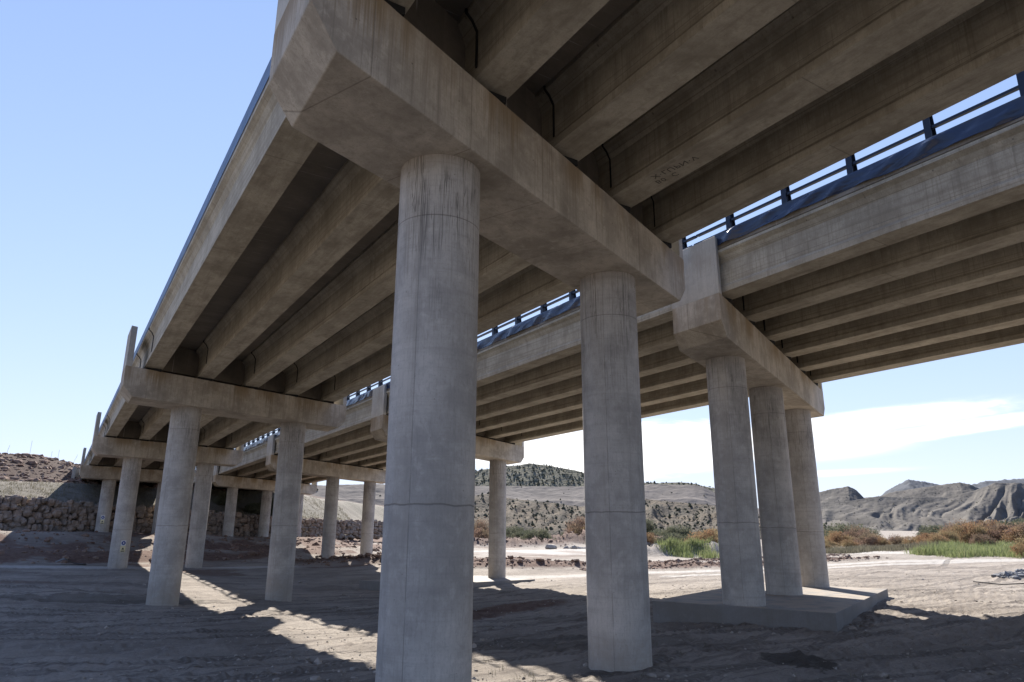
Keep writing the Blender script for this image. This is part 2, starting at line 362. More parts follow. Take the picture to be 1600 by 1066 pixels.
def polar_ground():
    az = np.concatenate([np.arange(-180, -14, 4.), np.arange(-14, 84, .12), np.arange(84, 180.1, 4.)])
    rr = [0.6]
    while rr[-1] < 9000: rr.append(rr[-1]*1.0135 if rr[-1] < 260 else rr[-1]*1.035)
    rr = np.array(rr); A, RR = np.meshgrid(R(1)*az, rr); X = RR*np.sin(A); Y = RR*np.cos(A)
    Z = H(X, Y)
    n, m = X.shape; idx = np.arange(n*m).reshape(n, m)
    F = np.stack([idx[:-1, :-1], idx[:-1, 1:], idx[1:, 1:], idx[1:, :-1]], -1).reshape(-1, 4)[:, ::-1]
    x, y, z = X.ravel(), Y.ravel(), Z.ravel(); w = wc(x, y); u = w - (bank_start(x) - 73.5)
    red = np.zeros_like(x)
    for i, (px, py, ang, L, wd, h) in enumerate(MOUNDS):
        if i in (0, 1, 2, 3, 4): continue
        c, s = math.cos(ang), math.sin(ang); a = (x-px)*c + (y-py)*s; b = -(x-px)*s + (y-py)*c
        if i in (11, 12): continue
        red = np.maximum(red, np.exp(-(a/L)**4)*np.exp(-(b/wd/1.3)**2))
    e = fbm(x*.15, y*.15, 4, 77)
    red = np.maximum(red, sstep(74, 77, u)*(1 - sstep(96, 99, u))*(.35 + .9*sstep(.4, .6, e)))
    red = np.maximum(red, sstep(117, 121, u)*(.9))
    red = np.maximum(red, .55*sstep(46, 58, w)*(u < 74)*sstep(.45, .62, e)*(x < 75))
    grn = sstep(101, 102, u)*(1 - sstep(116, 119, u))*(.5 + .5*e)
    pale = np.zeros_like(x)
    for pl in PATHS:
        d = np.full(len(x), 1e9)
        for (ax, ay), (bx, by) in zip(pl[0][:-1], pl[0][1:]):
            dx, dy = bx-ax, by-ay; t = np.clip(((x-ax)*dx + (y-ay)*dy)/(dx*dx+dy*dy), 0, 1)
            d = np.minimum(d, np.hypot(x-ax-t*dx, y-ay-t*dy))
        pale = np.maximum(pale, sstep(pl[1]+.8, pl[1]-.4, d))
    pale = np.maximum(pale, .34*sstep(70, 90, np.hypot(x, y))*(u < 74)*sstep(30, 46, x))
    hill = sstep(116, 122, u); att = np.stack([np.clip(red, 0, 1), np.clip(grn, 0, 1), np.clip(pale, 0, 1), 1 - .5*hill], 1)
    o = npmesh('ground', np.stack([x, y, z], 1), F, M['ground'], {'cover': att})
    return tag(o, kind='structure')
PATHS = [([(140, 68), (122, 67), (110, 65), (101, 60), (93, 53), (89.5, 47), (92, 41), (100, 35.5), (118, 27), (150, 15)], 2.6),
         ([(30, 56), (45, 51), (62, 42), (85, 25), (110, 12)], 1.6),
         ([(4, 70.5), (20, 74.5), (34, 74), (50, 68), (72, 55)], 1.5), ([(-20,66),(4,70.5)],1.5),
         ([(45, 44), (66, 34), (90, 24)], 1.0),
         ([(60, 95), (90, 92), (120, 84)], 8.)]
def ground_mat():
    m, nt = newmat('dry_river_soil')
    geo = nt.node('ShaderNodeNewGeometry'); P = geo.outputs['Position']
    at_ = nt.node('ShaderNodeAttribute'); at_.attribute_name = 'cover'
    rgb = nt.node('ShaderNodeSeparateColor', {'Color': at_.outputs['Color']})
    r, g, b = rgb.outputs
    n1 = nt.noise(P, .25, 6, .6); n2 = nt.noise(P, 2.2, 6, .65); n3 = nt.noise(P, 14., 5, .65); n4 = nt.noise(P, 60., 3, .6)
    rt = nt.noise(nt.mapv(P, (.10, 2.4, 1.), rot=(0, 0, .28)), 1., 5, .6, .6)
    col = nt.mix(nt.ramp(n1, .35, .65), (.33,.288,.243), (.218,.187,.156))
    col = nt.mix(nt.m('MULTIPLY', nt.ramp(n2, .5, .75), .5), col, (.38,.33,.275))
    col = nt.mix(nt.m('MULTIPLY', nt.ramp(rt, .50, .64), .6), col, (.125,.103,.088))
    rc = nt.mix(nt.ramp(n2, .3, .7), (.105,.062,.047), (.17,.112,.086))
    col = nt.mix(nt.ramp(nt.m('ADD', nt.m('MULTIPLY', n2, .6), nt.m('MULTIPLY', r, .8)), .5, .85), col, rc)
    gc = nt.mix(nt.ramp(n3, .35, .65), (.07,.07,.052), (.16,.145,.115))
    col = nt.mix(g, col, gc)
    col = nt.mix(nt.m('MULTIPLY', nt.m('MULTIPLY', b, nt.ramp(nt.m('ADD', n2, b), .6, 1.1)), nt.m('SUBTRACT', 1., r)), col, nt.mix(n2, (.36,.335,.30), (.46,.43,.39)))
    peb = nt.node('ShaderNodeTexVoronoi', {'Vector': P, 'Scale': 9.}); pr = nt.ramp(peb.outputs['Distance'], .22, .12)
    pr = nt.m('MULTIPLY', pr, nt.ramp(n2, .45, .6)); col = nt.mix(nt.m('MULTIPLY', pr, .5), col, (.42,.39,.35))
    col = nt.mix(nt.m('MULTIPLY', nt.ramp(n3, .55, .35), .35), col, (.14,.115,.09))
    col = nt.mix(1., col, nt.node('ShaderNodeCombineColor', {'Red': at_.outputs['Alpha'], 'Green': at_.outputs['Alpha'], 'Blue': at_.outputs['Alpha']}).outputs[0], 'MULTIPLY')
    # damp stain on the soil beside the footing
    x, y, z = nt.xyz(P)
    def blob(cx, cy, rx, ry, rot=0.):
        dx = nt.m('SUBTRACT', x, cx); dy = nt.m('SUBTRACT', y, cy); c, s = math.cos(rot), math.sin(rot)
        a = nt.m('DIVIDE', nt.m('ADD', nt.m('MULTIPLY', dx, c), nt.m('MULTIPLY', dy, s)), rx)
        q = nt.m('DIVIDE', nt.m('SUBTRACT', nt.m('MULTIPLY', dy, c), nt.m('MULTIPLY', dx, s)), ry)
        d = nt.m('SQRT', nt.m('ADD', nt.m('MULTIPLY', a, a), nt.m('MULTIPLY', q, q)))
        nn = nt.noise(nt.mapv(P, (1.2, 1.2, 1.)), 1., 6, .65)
        return nt.ramp(nt.m('ADD', d, nt.m('MULTIPLY', nt.m('SUBTRACT', nn, .5), 1.4)), 1.08, .92)
    wet = blob(16.1, 11.6, .85, 1.25, -.5)
    wet2 = nt.m('MULTIPLY', blob(13.8, 17.5, 1.6, 3.2, .9), .55); wet3 = nt.m('MULTIPLY', blob(3.0, 43.5, 5.5, 2.0, -.3), .6)
    wet = nt.m('MAXIMUM', wet, nt.m('MAXIMUM', wet2, wet3))
    col = nt.mix(nt.m('MULTIPLY', wet, .72), col, (.035,.029,.022))
    # lugged wheel tracks crossing the bed
    wob = nt.m('ADD', nt.m('MULTIPLY', nt.m('SINE', nt.m('MULTIPLY', x, .13)), 1.1), nt.m('MULTIPLY', nt.m('SINE', nt.m('ADD', nt.m('MULTIPLY', x, .31), 1.)), .35))
    tk = None
    for (sx, sy, qs) in ((.28, .96, (14.2, 16.1, 19.4, 21.3, 22.6, 27.5, 29.4, 36., 38.1, 46.)), (-.22, .975, (9.2, 11.1, 17.5, 31., 33.))):
        q = nt.m('ADD', nt.m('ADD', nt.m('MULTIPLY', x, sx), nt.m('MULTIPLY', y, sy)), wob); pp = nt.m('SUBTRACT', nt.m('MULTIPLY', x, sy), nt.m('MULTIPLY', y, sx))
        for q0 in qs:
            dq = nt.m('ABSOLUTE', nt.m('SUBTRACT', q, q0)); band = nt.ramp(dq, .30, .20)
            lug = nt.m('ADD', nt.m('MULTIPLY', nt.m('SINE', nt.m('MULTIPLY', nt.m('ADD', pp, nt.m('MULTIPLY', dq, .6)), 6.283/.21)), .5), .5)
            t_ = nt.m('MULTIPLY', band, nt.m('ADD', .45, nt.m('MULTIPLY', lug, .55))); tk = t_ if tk is None else nt.m('MAXIMUM', tk, t_)
    tk = nt.m('MULTIPLY', tk, nt.ramp(n1, .30, .44)); tk = nt.m('MULTIPLY', tk, nt.m('SUBTRACT', 1., nt.m('MAXIMUM', r, g)))
    col = nt.mix(nt.m('MULTIPLY', tk, .62), col, (.105,.088,.074))
    h = nt.m('ADD', nt.m('MULTIPLY', n3, .6), nt.m('MULTIPLY', n4, .55)); h = nt.m('SUBTRACT', h, nt.m('MULTIPLY', tk, 1.3)); h = nt.m('ADD', h, nt.m('MULTIPLY', rt, 1.2)); h = nt.m('ADD', h, nt.m('MULTIPLY', pr, .5))
    finish(nt, col, .95, h, .8, .06, spec=.1); return m
M['ground'] = ground_mat()
polar_ground()

# ------------------------------------------------------------------ camera
F_PX, YAW, PITCH, ROLL = 1067.0685, R(33.0179), R(14.9537), R(0.2135)
cam = bpy.data.cameras.new('camera'); co = bpy.data.objects.new('camera', cam); C.objects.link(co); SC.camera = co
cam.sensor_width = 36; cam.lens = 36*F_PX/1600; cam.clip_start = .1; cam.clip_end = 30000
fwd = Vector((math.sin(YAW)*math.cos(PITCH), math.cos(YAW)*math.cos(PITCH), math.sin(PITCH)))
r0 = Vector((math.cos(YAW), -math.sin(YAW), 0)); u0 = r0.cross(fwd)
rt_ = r0*math.cos(ROLL) + u0*math.sin(ROLL); up_ = -r0*math.sin(ROLL) + u0*math.cos(ROLL)
from mathutils import Matrix
co.matrix_world = Matrix(((rt_.x, up_.x, -fwd.x, 0), (rt_.y, up_.y, -fwd.y, 0), (rt_.z, up_.z, -fwd.z, 0), (0, 0, 0, 1)))
def pray(u, v):
    return fwd + rt_*((u-800)/F_PX) - up_*((v-533)/F_PX)
def azel(u, v):
    d = pray(u, v).normalized(); return math.atan2(d.x, d.y), math.asin(d.z)

# ------------------------------------------------------------------ piers
def ptcap(dk, k, t, w, z):
    d = DK[dk]; x = d['x'] + t*CT; y = d['y'] + k*d['span'] + t*ST + w*CW
    return (x, y, surf(dk, x, y - k*0) + z)
def make_pier(dk, k, label):
    d = DK[dk]; L = d['L']; mid = ptcap(dk, k, L/2, .5, 0)
    gz = float(H(np.array([mid[0]]), np.array([mid[1]]), False)[0])
    root = empty('bridge_pier', (mid[0], mid[1], gz), label, 'bridge pier', 'near viaduct piers' if dk == 'A' else 'far viaduct piers', TH)
    # cap: a prism with chamfered lower ends, subdivided so it follows the road
    b = MB(); ts = [0, CHT] + list(np.linspace(CHT, L-CHT, 9))[1:-1] + [L-CHT, L]
    def sect(t):
        lo = CHZ if t in (0, L) else 0
        return [ptcap(dk, k, t, 0, lo), ptcap(dk, k, t, 1, lo), ptcap(dk, k, t, 1, CHH), ptcap(dk, k, t, 0, CHH)]
    vs = []; fs = []
    for t in ts: vs += sect(t)
    for i in range(len(ts)-1):
        for j in range(4): fs.append((i*4+j, (i+1)*4+j, (i+1)*4+(j+1) % 4, i*4+(j+1) % 4))
    fs += [(0, 1, 2, 3), tuple((len(ts)-1)*4 + j for j in (3, 2, 1, 0))]
    b.add(vs, fs)
    c = b.build('pier_cap', M['cap'], root, (mid[0], mid[1], mid[2]), rotz=TH)
    bv = c.modifiers.new('edge', 'BEVEL'); bv.width = .018; bv.segments = 2; bv.limit_method = 'ANGLE'; bv.angle_limit = R(25)
    # side walls closing both ends of the cap
    for e in (0, 1):
        t0, t1 = (.003, .31) if e == 0 else (L-.31, L-.003)
        w = MB(); hw = 2.04 if dk == 'A' else 2.13
        w.hexa([ptcap(dk, k, t0, .0015, CHH-.01), ptcap(dk, k, t1, .0015, CHH-.01), ptcap(dk, k, t1, .9985, CHH-.01), ptcap(dk, k, t0, .9985, CHH-.01)],
               [ptcap(dk, k, t0, .0015, CHH+hw), ptcap(dk, k, t1, .0015, CHH+hw), ptcap(dk, k, t1, .9985, CHH+hw), ptcap(dk, k, t0, .9985, CHH+hw)])
        p = ptcap(dk, k, (t0+t1)/2, .5, CHH)
        o = w.build('side_wall', M['wall'], root, p, rotz=TH)
        bv = o.modifiers.new('edge', 'BEVEL'); bv.width = .015; bv.segments = 1
    # columns
    cols = d['cols']
    for i, t in enumerate(cols):
        p = ptcap(dk, k, t, .5, 0); g = float(H(np.array([p[0]]), np.array([p[1]]), False)[0])
        m = MB(); m.cyl(p, d['rad'], min(g, -4) - .9, p[2] + .02, n=96, rings=1)
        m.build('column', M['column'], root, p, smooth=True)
    # bearings: one under each girder end, both sides of the cap
    for i in range(d['n']):
        gx = d['g0'] + i*d['gs']
        for f in (.16, .84):
            y = capy(dk, k, gx) + f*CW; z0 = surf(dk, gx, y) + CHH
            m = MB(); m.box((gx-.36, y-.27, z0-.01), (gx+.36, y+.27, z0+.125))
            m.build('bearing', M['rubber'], root, (gx, y, z0))
    return root
def make_footing(root, dk, k, z_at, a0, a1, hw=3.15, th=.68):
    d = DK[dk]; p0 = Vector(ptcap(dk, k, d['cols'][0], .5, 0)); dirx = Vector((CT, ST, 0)); n = Vector((-ST, CT, 0))
    b = MB(); lo = []; hi = []
    for (a, s) in ((a0, -hw), (a1, -hw), (a1, hw), (a0, hw)):
        q = p0 + dirx*a + n*s; z = z_at(a); lo.append((q.x, q.y, z-th-.8)); hi.append((q.x, q.y, z))
    b.hexa(lo, hi)
    c = p0 + dirx*((a0+a1)/2)
    o = b.build('footing', M['footing'], root, (c.x, c.y, z_at((a0+a1)/2)), rotz=TH)
    bv = o.modifiers.new('edge', 'BEVEL'); bv.width = .02; bv.segments = 2
PA = ['near pier with two thick round columns filling the middle of the view', 'pier of the left viaduct with two columns, second from the camera',
      'left viaduct pier whose left column carries a blue and yellow sign at its foot', 'left viaduct pier farthest away, standing in front of the boulder wall']
PB = ['three column pier of the right viaduct standing on a broad concrete footing', 'right viaduct pier second from the camera, mostly behind the thickest column',
      'right viaduct pier third from the camera, with sunlit dirt at its feet', 'right viaduct pier farthest away, its feet on the bank by the boulder wall']
piersA = [make_pier('A', k, PA[k]) for k in range(4)]
piersB = [make_pier('B', k, PB[k]) for k in range(4)]
make_footing(piersB[0], 'B', 0, lambda a: -2.775 - .0165*a, -.86, 12.9)
make_footing(piersB[1], 'B', 1, lambda a: -4.02 - .035*a, -.86, 12.9)

# ------------------------------------------------------------------ decks
GP = [(-.425, .0), (-.425, .19), (-.36, .29), (-.36, 1.10), (-.47, 1.30), (-.60, 1.42), (-.60, 1.52), (.60, 1.52), (.60, 1.42), (.47, 1.30), (.36, 1.10), (.36, .29), (.425, .19), (.425, .0)]
BEAR = .125
def endy(dk, k, x, side): return capy(dk, k, x) + CW*.5 + side*.03
def make_span(dk, k, label):
    d = DK[dk]; ys0 = lambda x: endy(dk, k, x, 1); ys1 = lambda x: endy(dk, k+1, x, -1)
    xm = (d['xe'][0] + d['xe'][1])/2; ym = (ys0(xm) + ys1(xm))/2
    root = empty('bridge_span', (xm, ym, surf(dk, xm, ym) + CHH + BEAR), label, 'bridge deck span', 'left viaduct deck spans' if dk == 'A' else 'right viaduct deck spans')
    NY = 9
    top = lambda x, y: surf(dk, x, y) + CHH + BEAR
    def strip(prof_x_z, y0f, y1f, b, splay=0.):
        vs = []; n = len(prof_x_z)
        for j in range(NY):
            for (x, z) in prof_x_z:
                y = y0f(x) + (y1f(x) - y0f(x))*j/(NY-1); vs.append((x - splay*(ys1(x) - y), y, top(x, y) + z))
        fs = [(j*n+i, j*n+(i+1) % n, (j+1)*n+(i+1) % n, (j+1)*n+i) for j in range(NY-1) for i in range(n)]
        fs += [tuple(range(n-1, -1, -1)), tuple((NY-1)*n + i for i in range(n))]
        b.add(vs, fs)
    for i in range(d['n']):
        gx = d['g0'] + i*d['gs']; b = MB(); prof = list(GP)
        strip([(gx+px, pz) for px, pz in prof], ys0, ys1, b, .030*i/4 if (dk == 'A' and k == -1) else 0.)
        # keep girder frame at its own underside so the concrete pattern follows it
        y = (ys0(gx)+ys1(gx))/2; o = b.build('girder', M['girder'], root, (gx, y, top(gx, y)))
    # slab
    x0, x1 = d['xe']; b = MB()
    xs = [x0, x0+.02, x0+.25]; 
    prof = [(x0, 1.58), (d['g0']-.62, 1.523), (d['g0']+.62, 1.523)]
    strip([(x0, 1.575), (x0+.12, 1.523)] + [(x1-.12, 1.523), (x1, 1.575), (x1, 1.86), (x0, 1.86)], ys0, ys1, b)
    b.build('deck_slab', M['slab'], root, (xm, ym, top(xm, ym)+1.5))
    # end diaphragms
    for kk, sgn in ((k, 1), (k+1, -1)):
        for i in range(d['n']-1):
            b = MB()
            gx = d['g0'] + i*d['gs']; xa, xb = gx + .30, gx + d['gs'] - .30
            def q(x, w, z): y = capy(dk, kk, x) + CW*.5 + w; return (x, y, top(x, y) + z)
            wa, wb = sorted((sgn*.18, sgn*.48))
            b.hexa([q(xa, wa, .10), q(xb, wa, .10), q(xb, wb, .10), q(xa, wb, .10)], [q(xa, wa, 1.50), q(xb, wa, 1.50), q(xb, wb, 1.50), q(xa, wb, 1.50)])
            b.build('diaphragm', M['slab'], root, q((xa+xb)/2, (wa+wb)/2, .8))
    # black joint strips on the left face of each girder
    for i in range(d['n']):
        gx = d['g0'] + i*d['gs']
        for kk, off in ((k, CW + 1.6), (k+1, -1.9 if kk_far(dk, k) else .16)):
            y = capy(dk, kk, gx-.4) + off
            if i == 0: pass
            line_ = [(-.372, .30), (-.372, 1.10), (-.482, 1.30), (-.62, 1.43), (-.62, 1.5)]
            if dk == 'A' or (k < 2 and i > 0):
                m = MB(); m.tube([(gx+px, y, top(gx+px, y)+pz) for px, pz in line_], .032, 6)
                m.build('joint_strip', M['rubber'], root, (gx-.4, y, top(gx, y)+.8))
    # blue sheeting over both edges
    for side in (0, 1):
        xe = x0 if side == 0 else x1; sg = -1 if side == 0 else 1
        wavy = .16 if dk == 'B' else .004; n = 240; zs = [1.68, 1.74, 1.80, 1.87, 1.94, 2.01, 2.08, 2.14, 2.17]
        vs = []; off = 60 if side else 0
        for layer in (0, 1):
            for j in range(n):
                f = j/(n-1)
                for iz, zz in enumerate(zs):
                    y = ys0(xe) + (ys1(xe)-ys0(xe))*f
                    wv = wavy*(float(fbm(np.array([y*1.5+off+zz*1.8]), np.array([zz*1.6+y*.2]), 2, 61+k)[0]) - .38)*2*max(0, min(1, (2.17-zz)/.12))
                    if dk == 'B': dz = .13*(float(fbm(np.array([y*.7+off]), np.array([.5]), 2, 66)[0])-.5)*(1 if iz < 2 else 0)
                    else: dz = 0
                    wv = max(wv, -.004); vs.append((xe + sg*(.016 + (wv if layer == 0 else wv - .008)), y, top(xe, y) + zz + dz))
        nz = len(zs); N1 = n*nz; fs = []
        for layer in (0, 1):
            for j in range(n-1):
                for i in range(nz-1):
                    a = layer*N1 + j*nz + i; f = (a, a+1, a+nz+1, a+nz)
                    fs.append(f if layer == 0 else f[::-1])
        for j in range(n-1):
            fs += [(j*nz, (j+1)*nz, N1+(j+1)*nz, N1+j*nz), (j*nz+nz-1, N1+j*nz+nz-1, N1+(j+1)*nz+nz-1, (j+1)*nz+nz-1)]
        b = MB(); b.add(vs, fs); y = (ys0(xe)+ys1(xe))/2
        b.build('edge_sheeting', M['blue'+dk], root, (xe, y, top(xe, y)+1.8), smooth=True)
        # steel barrier: posts, mid rail, top rail
        bx = xe - sg*(.85 if dk == 'A' else .30); bar = MB()
        def T(xo, y, z): return (bx - sg*xo, y, top(bx, y) + z)
        ys, ye = ys0(bx), ys1(bx)
        bar = MB()
        for (xo, z, s) in ((.02, 2.63, .04), (.02, 3.50, .045)):
            for j in range(NY-1):
                ya, yb = ys + (ye-ys)*j/(NY-1), ys + (ye-ys)*(j+1)/(NY-1)
                bar.hexa([T(xo-s, ya, z-s), T(xo+s, ya, z-s), T(xo+s, yb, z-s), T(xo-s, yb, z-s)], [T(xo-s, ya, z+s), T(xo+s, ya, z+s), T(xo+s, yb, z+s), T(xo-s, yb, z+s)])
        # inner W-beam
        for j in range(NY-1):
            ya, yb = ys + (ye-ys)*j/(NY-1), ys + (ye-ys)*(j+1)/(NY-1)
            pr = [(.10, 2.60), (.13, 2.63), (.10, 2.66), (.13, 2.69), (.10, 2.72)]
            for (p0, p1) in zip(pr[:-1], pr[1:]):
                bar.hexa([T(p0[0], ya, p0[1]), T(p0[0]+.01, ya, p0[1]), T(p0[0]+.01, yb, p0[1]), T(p0[0], yb, p0[1])], [T(p1[0], ya, p1[1]), T(p1[0]+.01, ya, p1[1]), T(p1[0]+.01, yb, p1[1]), T(p1[0], yb, p1[1])], 1)
        ro = bar.build('barrier', [M['steel'], M['railm']], root, (bx, (ys+ye)/2, top(bx, (ys+ye)/2)+2.2))
        if (side == 0 and dk == 'B') or k <= 1:
            y0p = {'B': 5.5}.get(dk, 6.1)
            j0 = math.ceil((ys + .15 - y0p)/2.305); j1 = math.floor((ye - .15 - y0p)/2.305)
            for j in range(j0, j1+1):
                y = y0p + 2.305*j; p = MB(); e = .09
                # two flanges and a tapering web
                lo, hi = 1.86, 3.56
                def W(xo, yy, z): return (bx - sg*xo, y+yy, top(bx, y)+z)
                for (a0, a1, c0, c1) in ((-.07, -.055, -.05, -.035), (.30, .315, .10, .115)):
                    p.hexa([W(a0, -e, lo), W(a1, -e, lo), W(a1, e, lo), W(a0, e, lo)], [W(c0, -e, hi), W(c1, -e, hi), W(c1, e, hi), W(c0, e, hi)])
                p.hexa([W(-.056, -.006, lo), W(.301, -.006, lo), W(.301, .006, lo), W(-.056, .006, lo)], [W(-.036, -.006, hi), W(.101, -.006, hi), W(.101, .006, hi), W(-.036, .006, hi)])
                p.hexa([W(-.12, -.12, 1.85), W(.42, -.12, 1.85), W(.42, .12, 1.85), W(-.12, .12, 1.85)], [W(-.12, -.12, 1.89), W(.42, -.12, 1.89), W(.42, .12, 1.89), W(-.12, .12, 1.89)])
                o = p.build('barrier_post', M['steel'], ro, W(0, 0, lo))
    return root
def kk_far(dk, k): return k >= 0
SA = {-1: 'left viaduct deck span passing over the camera at the top right', 0: 'left viaduct deck span running from the nearest pier to the next one',
      1: 'left viaduct deck span between its second and third piers', 2: 'left viaduct deck span between its third and fourth piers', 3: 'left viaduct deck span reaching the left abutment'}
SB_ = {-1: 'right viaduct deck span with blue sheeting leaving the picture at the right', 0: 'right viaduct deck span seen between the two thick near columns',
       1: 'right viaduct deck span just left of the thickest column', 2: 'right viaduct deck span with small railing posts above the second pier', 3: 'right viaduct deck span reaching the far abutment'}
spansA = {k: make_span('A', k, SA[k]) for k in range(-1, 4)}
spansB = {k: make_span('B', k, SB_[k]) for k in range(-1, 4)}

# stencilled letters on the underside of the fourth near girder
def stencil(txt, x, y, size, rot, parent):
    cu = bpy.data.curves.new('stencil_marks', 'FONT'); cu.body = txt; cu.size = size; cu.align_x = 'LEFT'; cu.extrude = .001; cu.space_character = 1.15
    tmp = bpy.data.objects.new('tmp', cu); C.objects.link(tmp)
    dg = bpy.context.evaluated_depsgraph_get(); me = bpy.data.meshes.new_from_object(tmp.evaluated_get(dg)); bpy.data.objects.remove(tmp)
    b = MB(); c, s = math.cos(rot), math.sin(rot); o = []
    for v in me.vertices:
        xx, yy = v.co.x, v.co.y; wx = x + c*xx - s*yy; wy = y + s*xx + c*yy
        o.append((wx, wy, surf('A', wx, wy) + CHH + BEAR - .004 + v.co.z))
    b.add(o, [tuple(p.vertices) for p in me.polygons])
    b.build('stencil_marks', M['stencil'], parent, (x, y, surf('A', x, y)+CHH+BEAR))
stencil('X·LUPN·V', 10.84, 10.62, .26, R(-82), spansA[-1])
stencil('B0  C', 11.10, 10.75, .24, R(-82), spansA[-1])

# ------------------------------------------------------------------ abutments
def make_abut(dk, label):
    d = DK[dk]; k = 4; x0, x1 = d['x']-.4, d['x'] + d['L']*CT + .4
    xm = (x0+x1)/2; ym = capy(dk, k, xm); root = empty('bridge_abutment', (xm, ym, 3.), label, 'bridge abutment', 'abutments closing the viaducts')
    def q(x, w, z): y = capy(dk, k, x)+w; return (x, y, z)
    b = MB(); zt = lambda x: surf(dk, x, capy(dk, k, x)) + CHH
    b.hexa([q(x0, .2, 1), q(x1, .2, 1), q(x1, 2.6, 1), q(x0, 2.6, 1)], [q(x0, .2, zt(x0)), q(x1, .2, zt(x1)), q(x1, 2.6, zt(x1)), q(x0, 2.6, zt(x0))])
    b.build('bearing_wall', M['wall'], root, (xm, ym, 3.), rotz=TH)
    b = MB(); b.hexa([q(x0, 1.5, zt(x0)+.004), q(x1, 1.5, zt(x1)+.004), q(x1, 2.59, zt(x1)+.004), q(x0, 2.59, zt(x0)+.004)], [q(x0, 1.5, zt(x0)+1.95), q(x1, 1.5, zt(x1)+1.95), q(x1, 2.59, zt(x1)+1.95), q(x0, 2.59, zt(x0)+1.95)])
    b.build('back_wall', M['wall'], root, (xm, ym, 7.), rotz=TH)
    for xa in (x0, x1-.4):
        b = MB(); b.hexa([q(xa, -1.2, 3), q(xa+.4, -1.2, 3), q(xa+.4, 8, 3), q(xa, 8, 3)], [q(xa, -1.2, zt(x0)+2.0), q(xa+.4, -1.2, zt(x0)+2.0), q(xa+.4, 8, zt(x0)+2.2), q(xa, 8, zt(x0)+2.2)])
        b.build('wing_wall', M['wall'], root, (xa, capy(dk, k, xa), 7.), rotz=TH)
make_abut('A', 'concrete abutment where the left viaduct meets the red earth bank')
make_abut('B', 'concrete abutment of the right viaduct, seen low between far columns')

# ------------------------------------------------------------------ boulder wall
def rock_verts(cx, cy, cz, rx, ry, rz, rot, rng, n=(10, 7)):
    vs = []; A, Bn = n; ph = rng.rand(3)*10; k = .55 + .25*rng.rand()
    for j in range(1, Bn):
        th = math.pi*j/Bn
        for i in range(A):
            a = 2*math.pi*i/A; x, y, z = math.sin(th)*math.cos(a), math.sin(th)*math.sin(a), math.cos(th)
            # squared-off superellipsoid with lumps
            f = (abs(x)**4.5 + abs(y)**4.5 + abs(z)**4.5)**(-1/4.5)
            f *= 1 + .13*(math.sin(3*x+ph[0]) + math.sin(4*y+ph[1])*.8 + math.sin(5*z+ph[2])*.7) + .05*rng.randn()
            vs.append((x*f*rx, y*f*ry, z*f*rz))
    vs.append((0, 0, rz)); vs.append((0, 0, -rz)); N = len(vs)
    fs = [(j*A+i, j*A+(i+1) % A, (j+1)*A+(i+1) % A, (j+1)*A+i) for j in range(Bn-2) for i in range(A)]
    fs = [f[::-1] for f in fs]
    fs += [(N-2, i, (i+1) % A) for i in range(A)] + [(N-1, (Bn-2)*A+(i+1) % A, (Bn-2)*A+i) for i in range(A)]
    c, s = math.cos(rot), math.sin(rot)
    return [(cx + c*x - s*y, cy + s*x + c*y, cz + z) for x, y, z in vs], fs
def rock_mat(name, a, bcol, c):
    m, nt = newmat(name); geo = nt.node('ShaderNodeNewGeometry'); P = geo.outputs['Position']
    rnd = geo.outputs['Random Per Island']; n = nt.noise(P, 2.5, 6, .65); n2 = nt.noise(P, 14, 4, .6)
    col = nt.mix(rnd, a, bcol); col = nt.mix(nt.m('MULTIPLY', nt.ramp(n, .45, .65), .6), col, c)
    finish(nt, col, .95, nt.m('ADD', n, nt.m('MULTIPLY', n2, .4)), .6, .08, spec=.15); return m
M['boulder'] = rock_mat('limestone_boulders', (.27,.20,.15), (.20,.17,.145), (.36,.30,.25))
M['pebble'] = rock_mat('river_pebbles', (.36,.31,.26), (.24,.205,.17), (.46,.43,.39))
M['redstone'] = rock_mat('red_clods', (.15,.088,.066), (.21,.145,.11), (.30,.25,.21))
def boulder_wall():
    rng = np.random.RandomState(3); b = MB(); x = -34.
    rows = 3; L = 0
    for row in range(5):
        x = -34. + row*.5
        while x < 56:
            wdt = .50 + .75*rng.rand()**1.5; hh = .50 + .13*rng.rand()
            base = float(np.interp(x, [-5, 6, 22, 45], [-.9, -1.15, -1.95, -2.5])) - .1
            topz = float(np.interp(x, [-8, 36, 60], [2.7, .35, .2])); step = (topz-base)/4.7
            z = base + step*(row+.45) + .12*rng.randn()
            xx = x + wdt*CT*.5; w = 99.80 + .16*row + .12*rng.randn(); y = xx*TT + w
            vs, fs = rock_verts(xx, y, z, wdt*.52, .6, step*.55*(.8+.4*rng.rand()), TH + .25*rng.randn(), rng, (11, 8)); b.add(vs, fs)
            if rng.rand() < .5:
                vs, fs = rock_verts(x, x*TT + w - .05, z + step*.45, .25, .35, .2, rng.rand()*3, rng, (9, 6)); b.add(vs, fs)
            x += wdt*CT*1.0
    o = b.build('boulder_wall', M['boulder'], None, (4, 101.3, -1.), smooth=False)
    tag(o, 'low retaining wall of stacked tan limestone boulders below the grassy bank', 'stone wall')
boulder_wall()

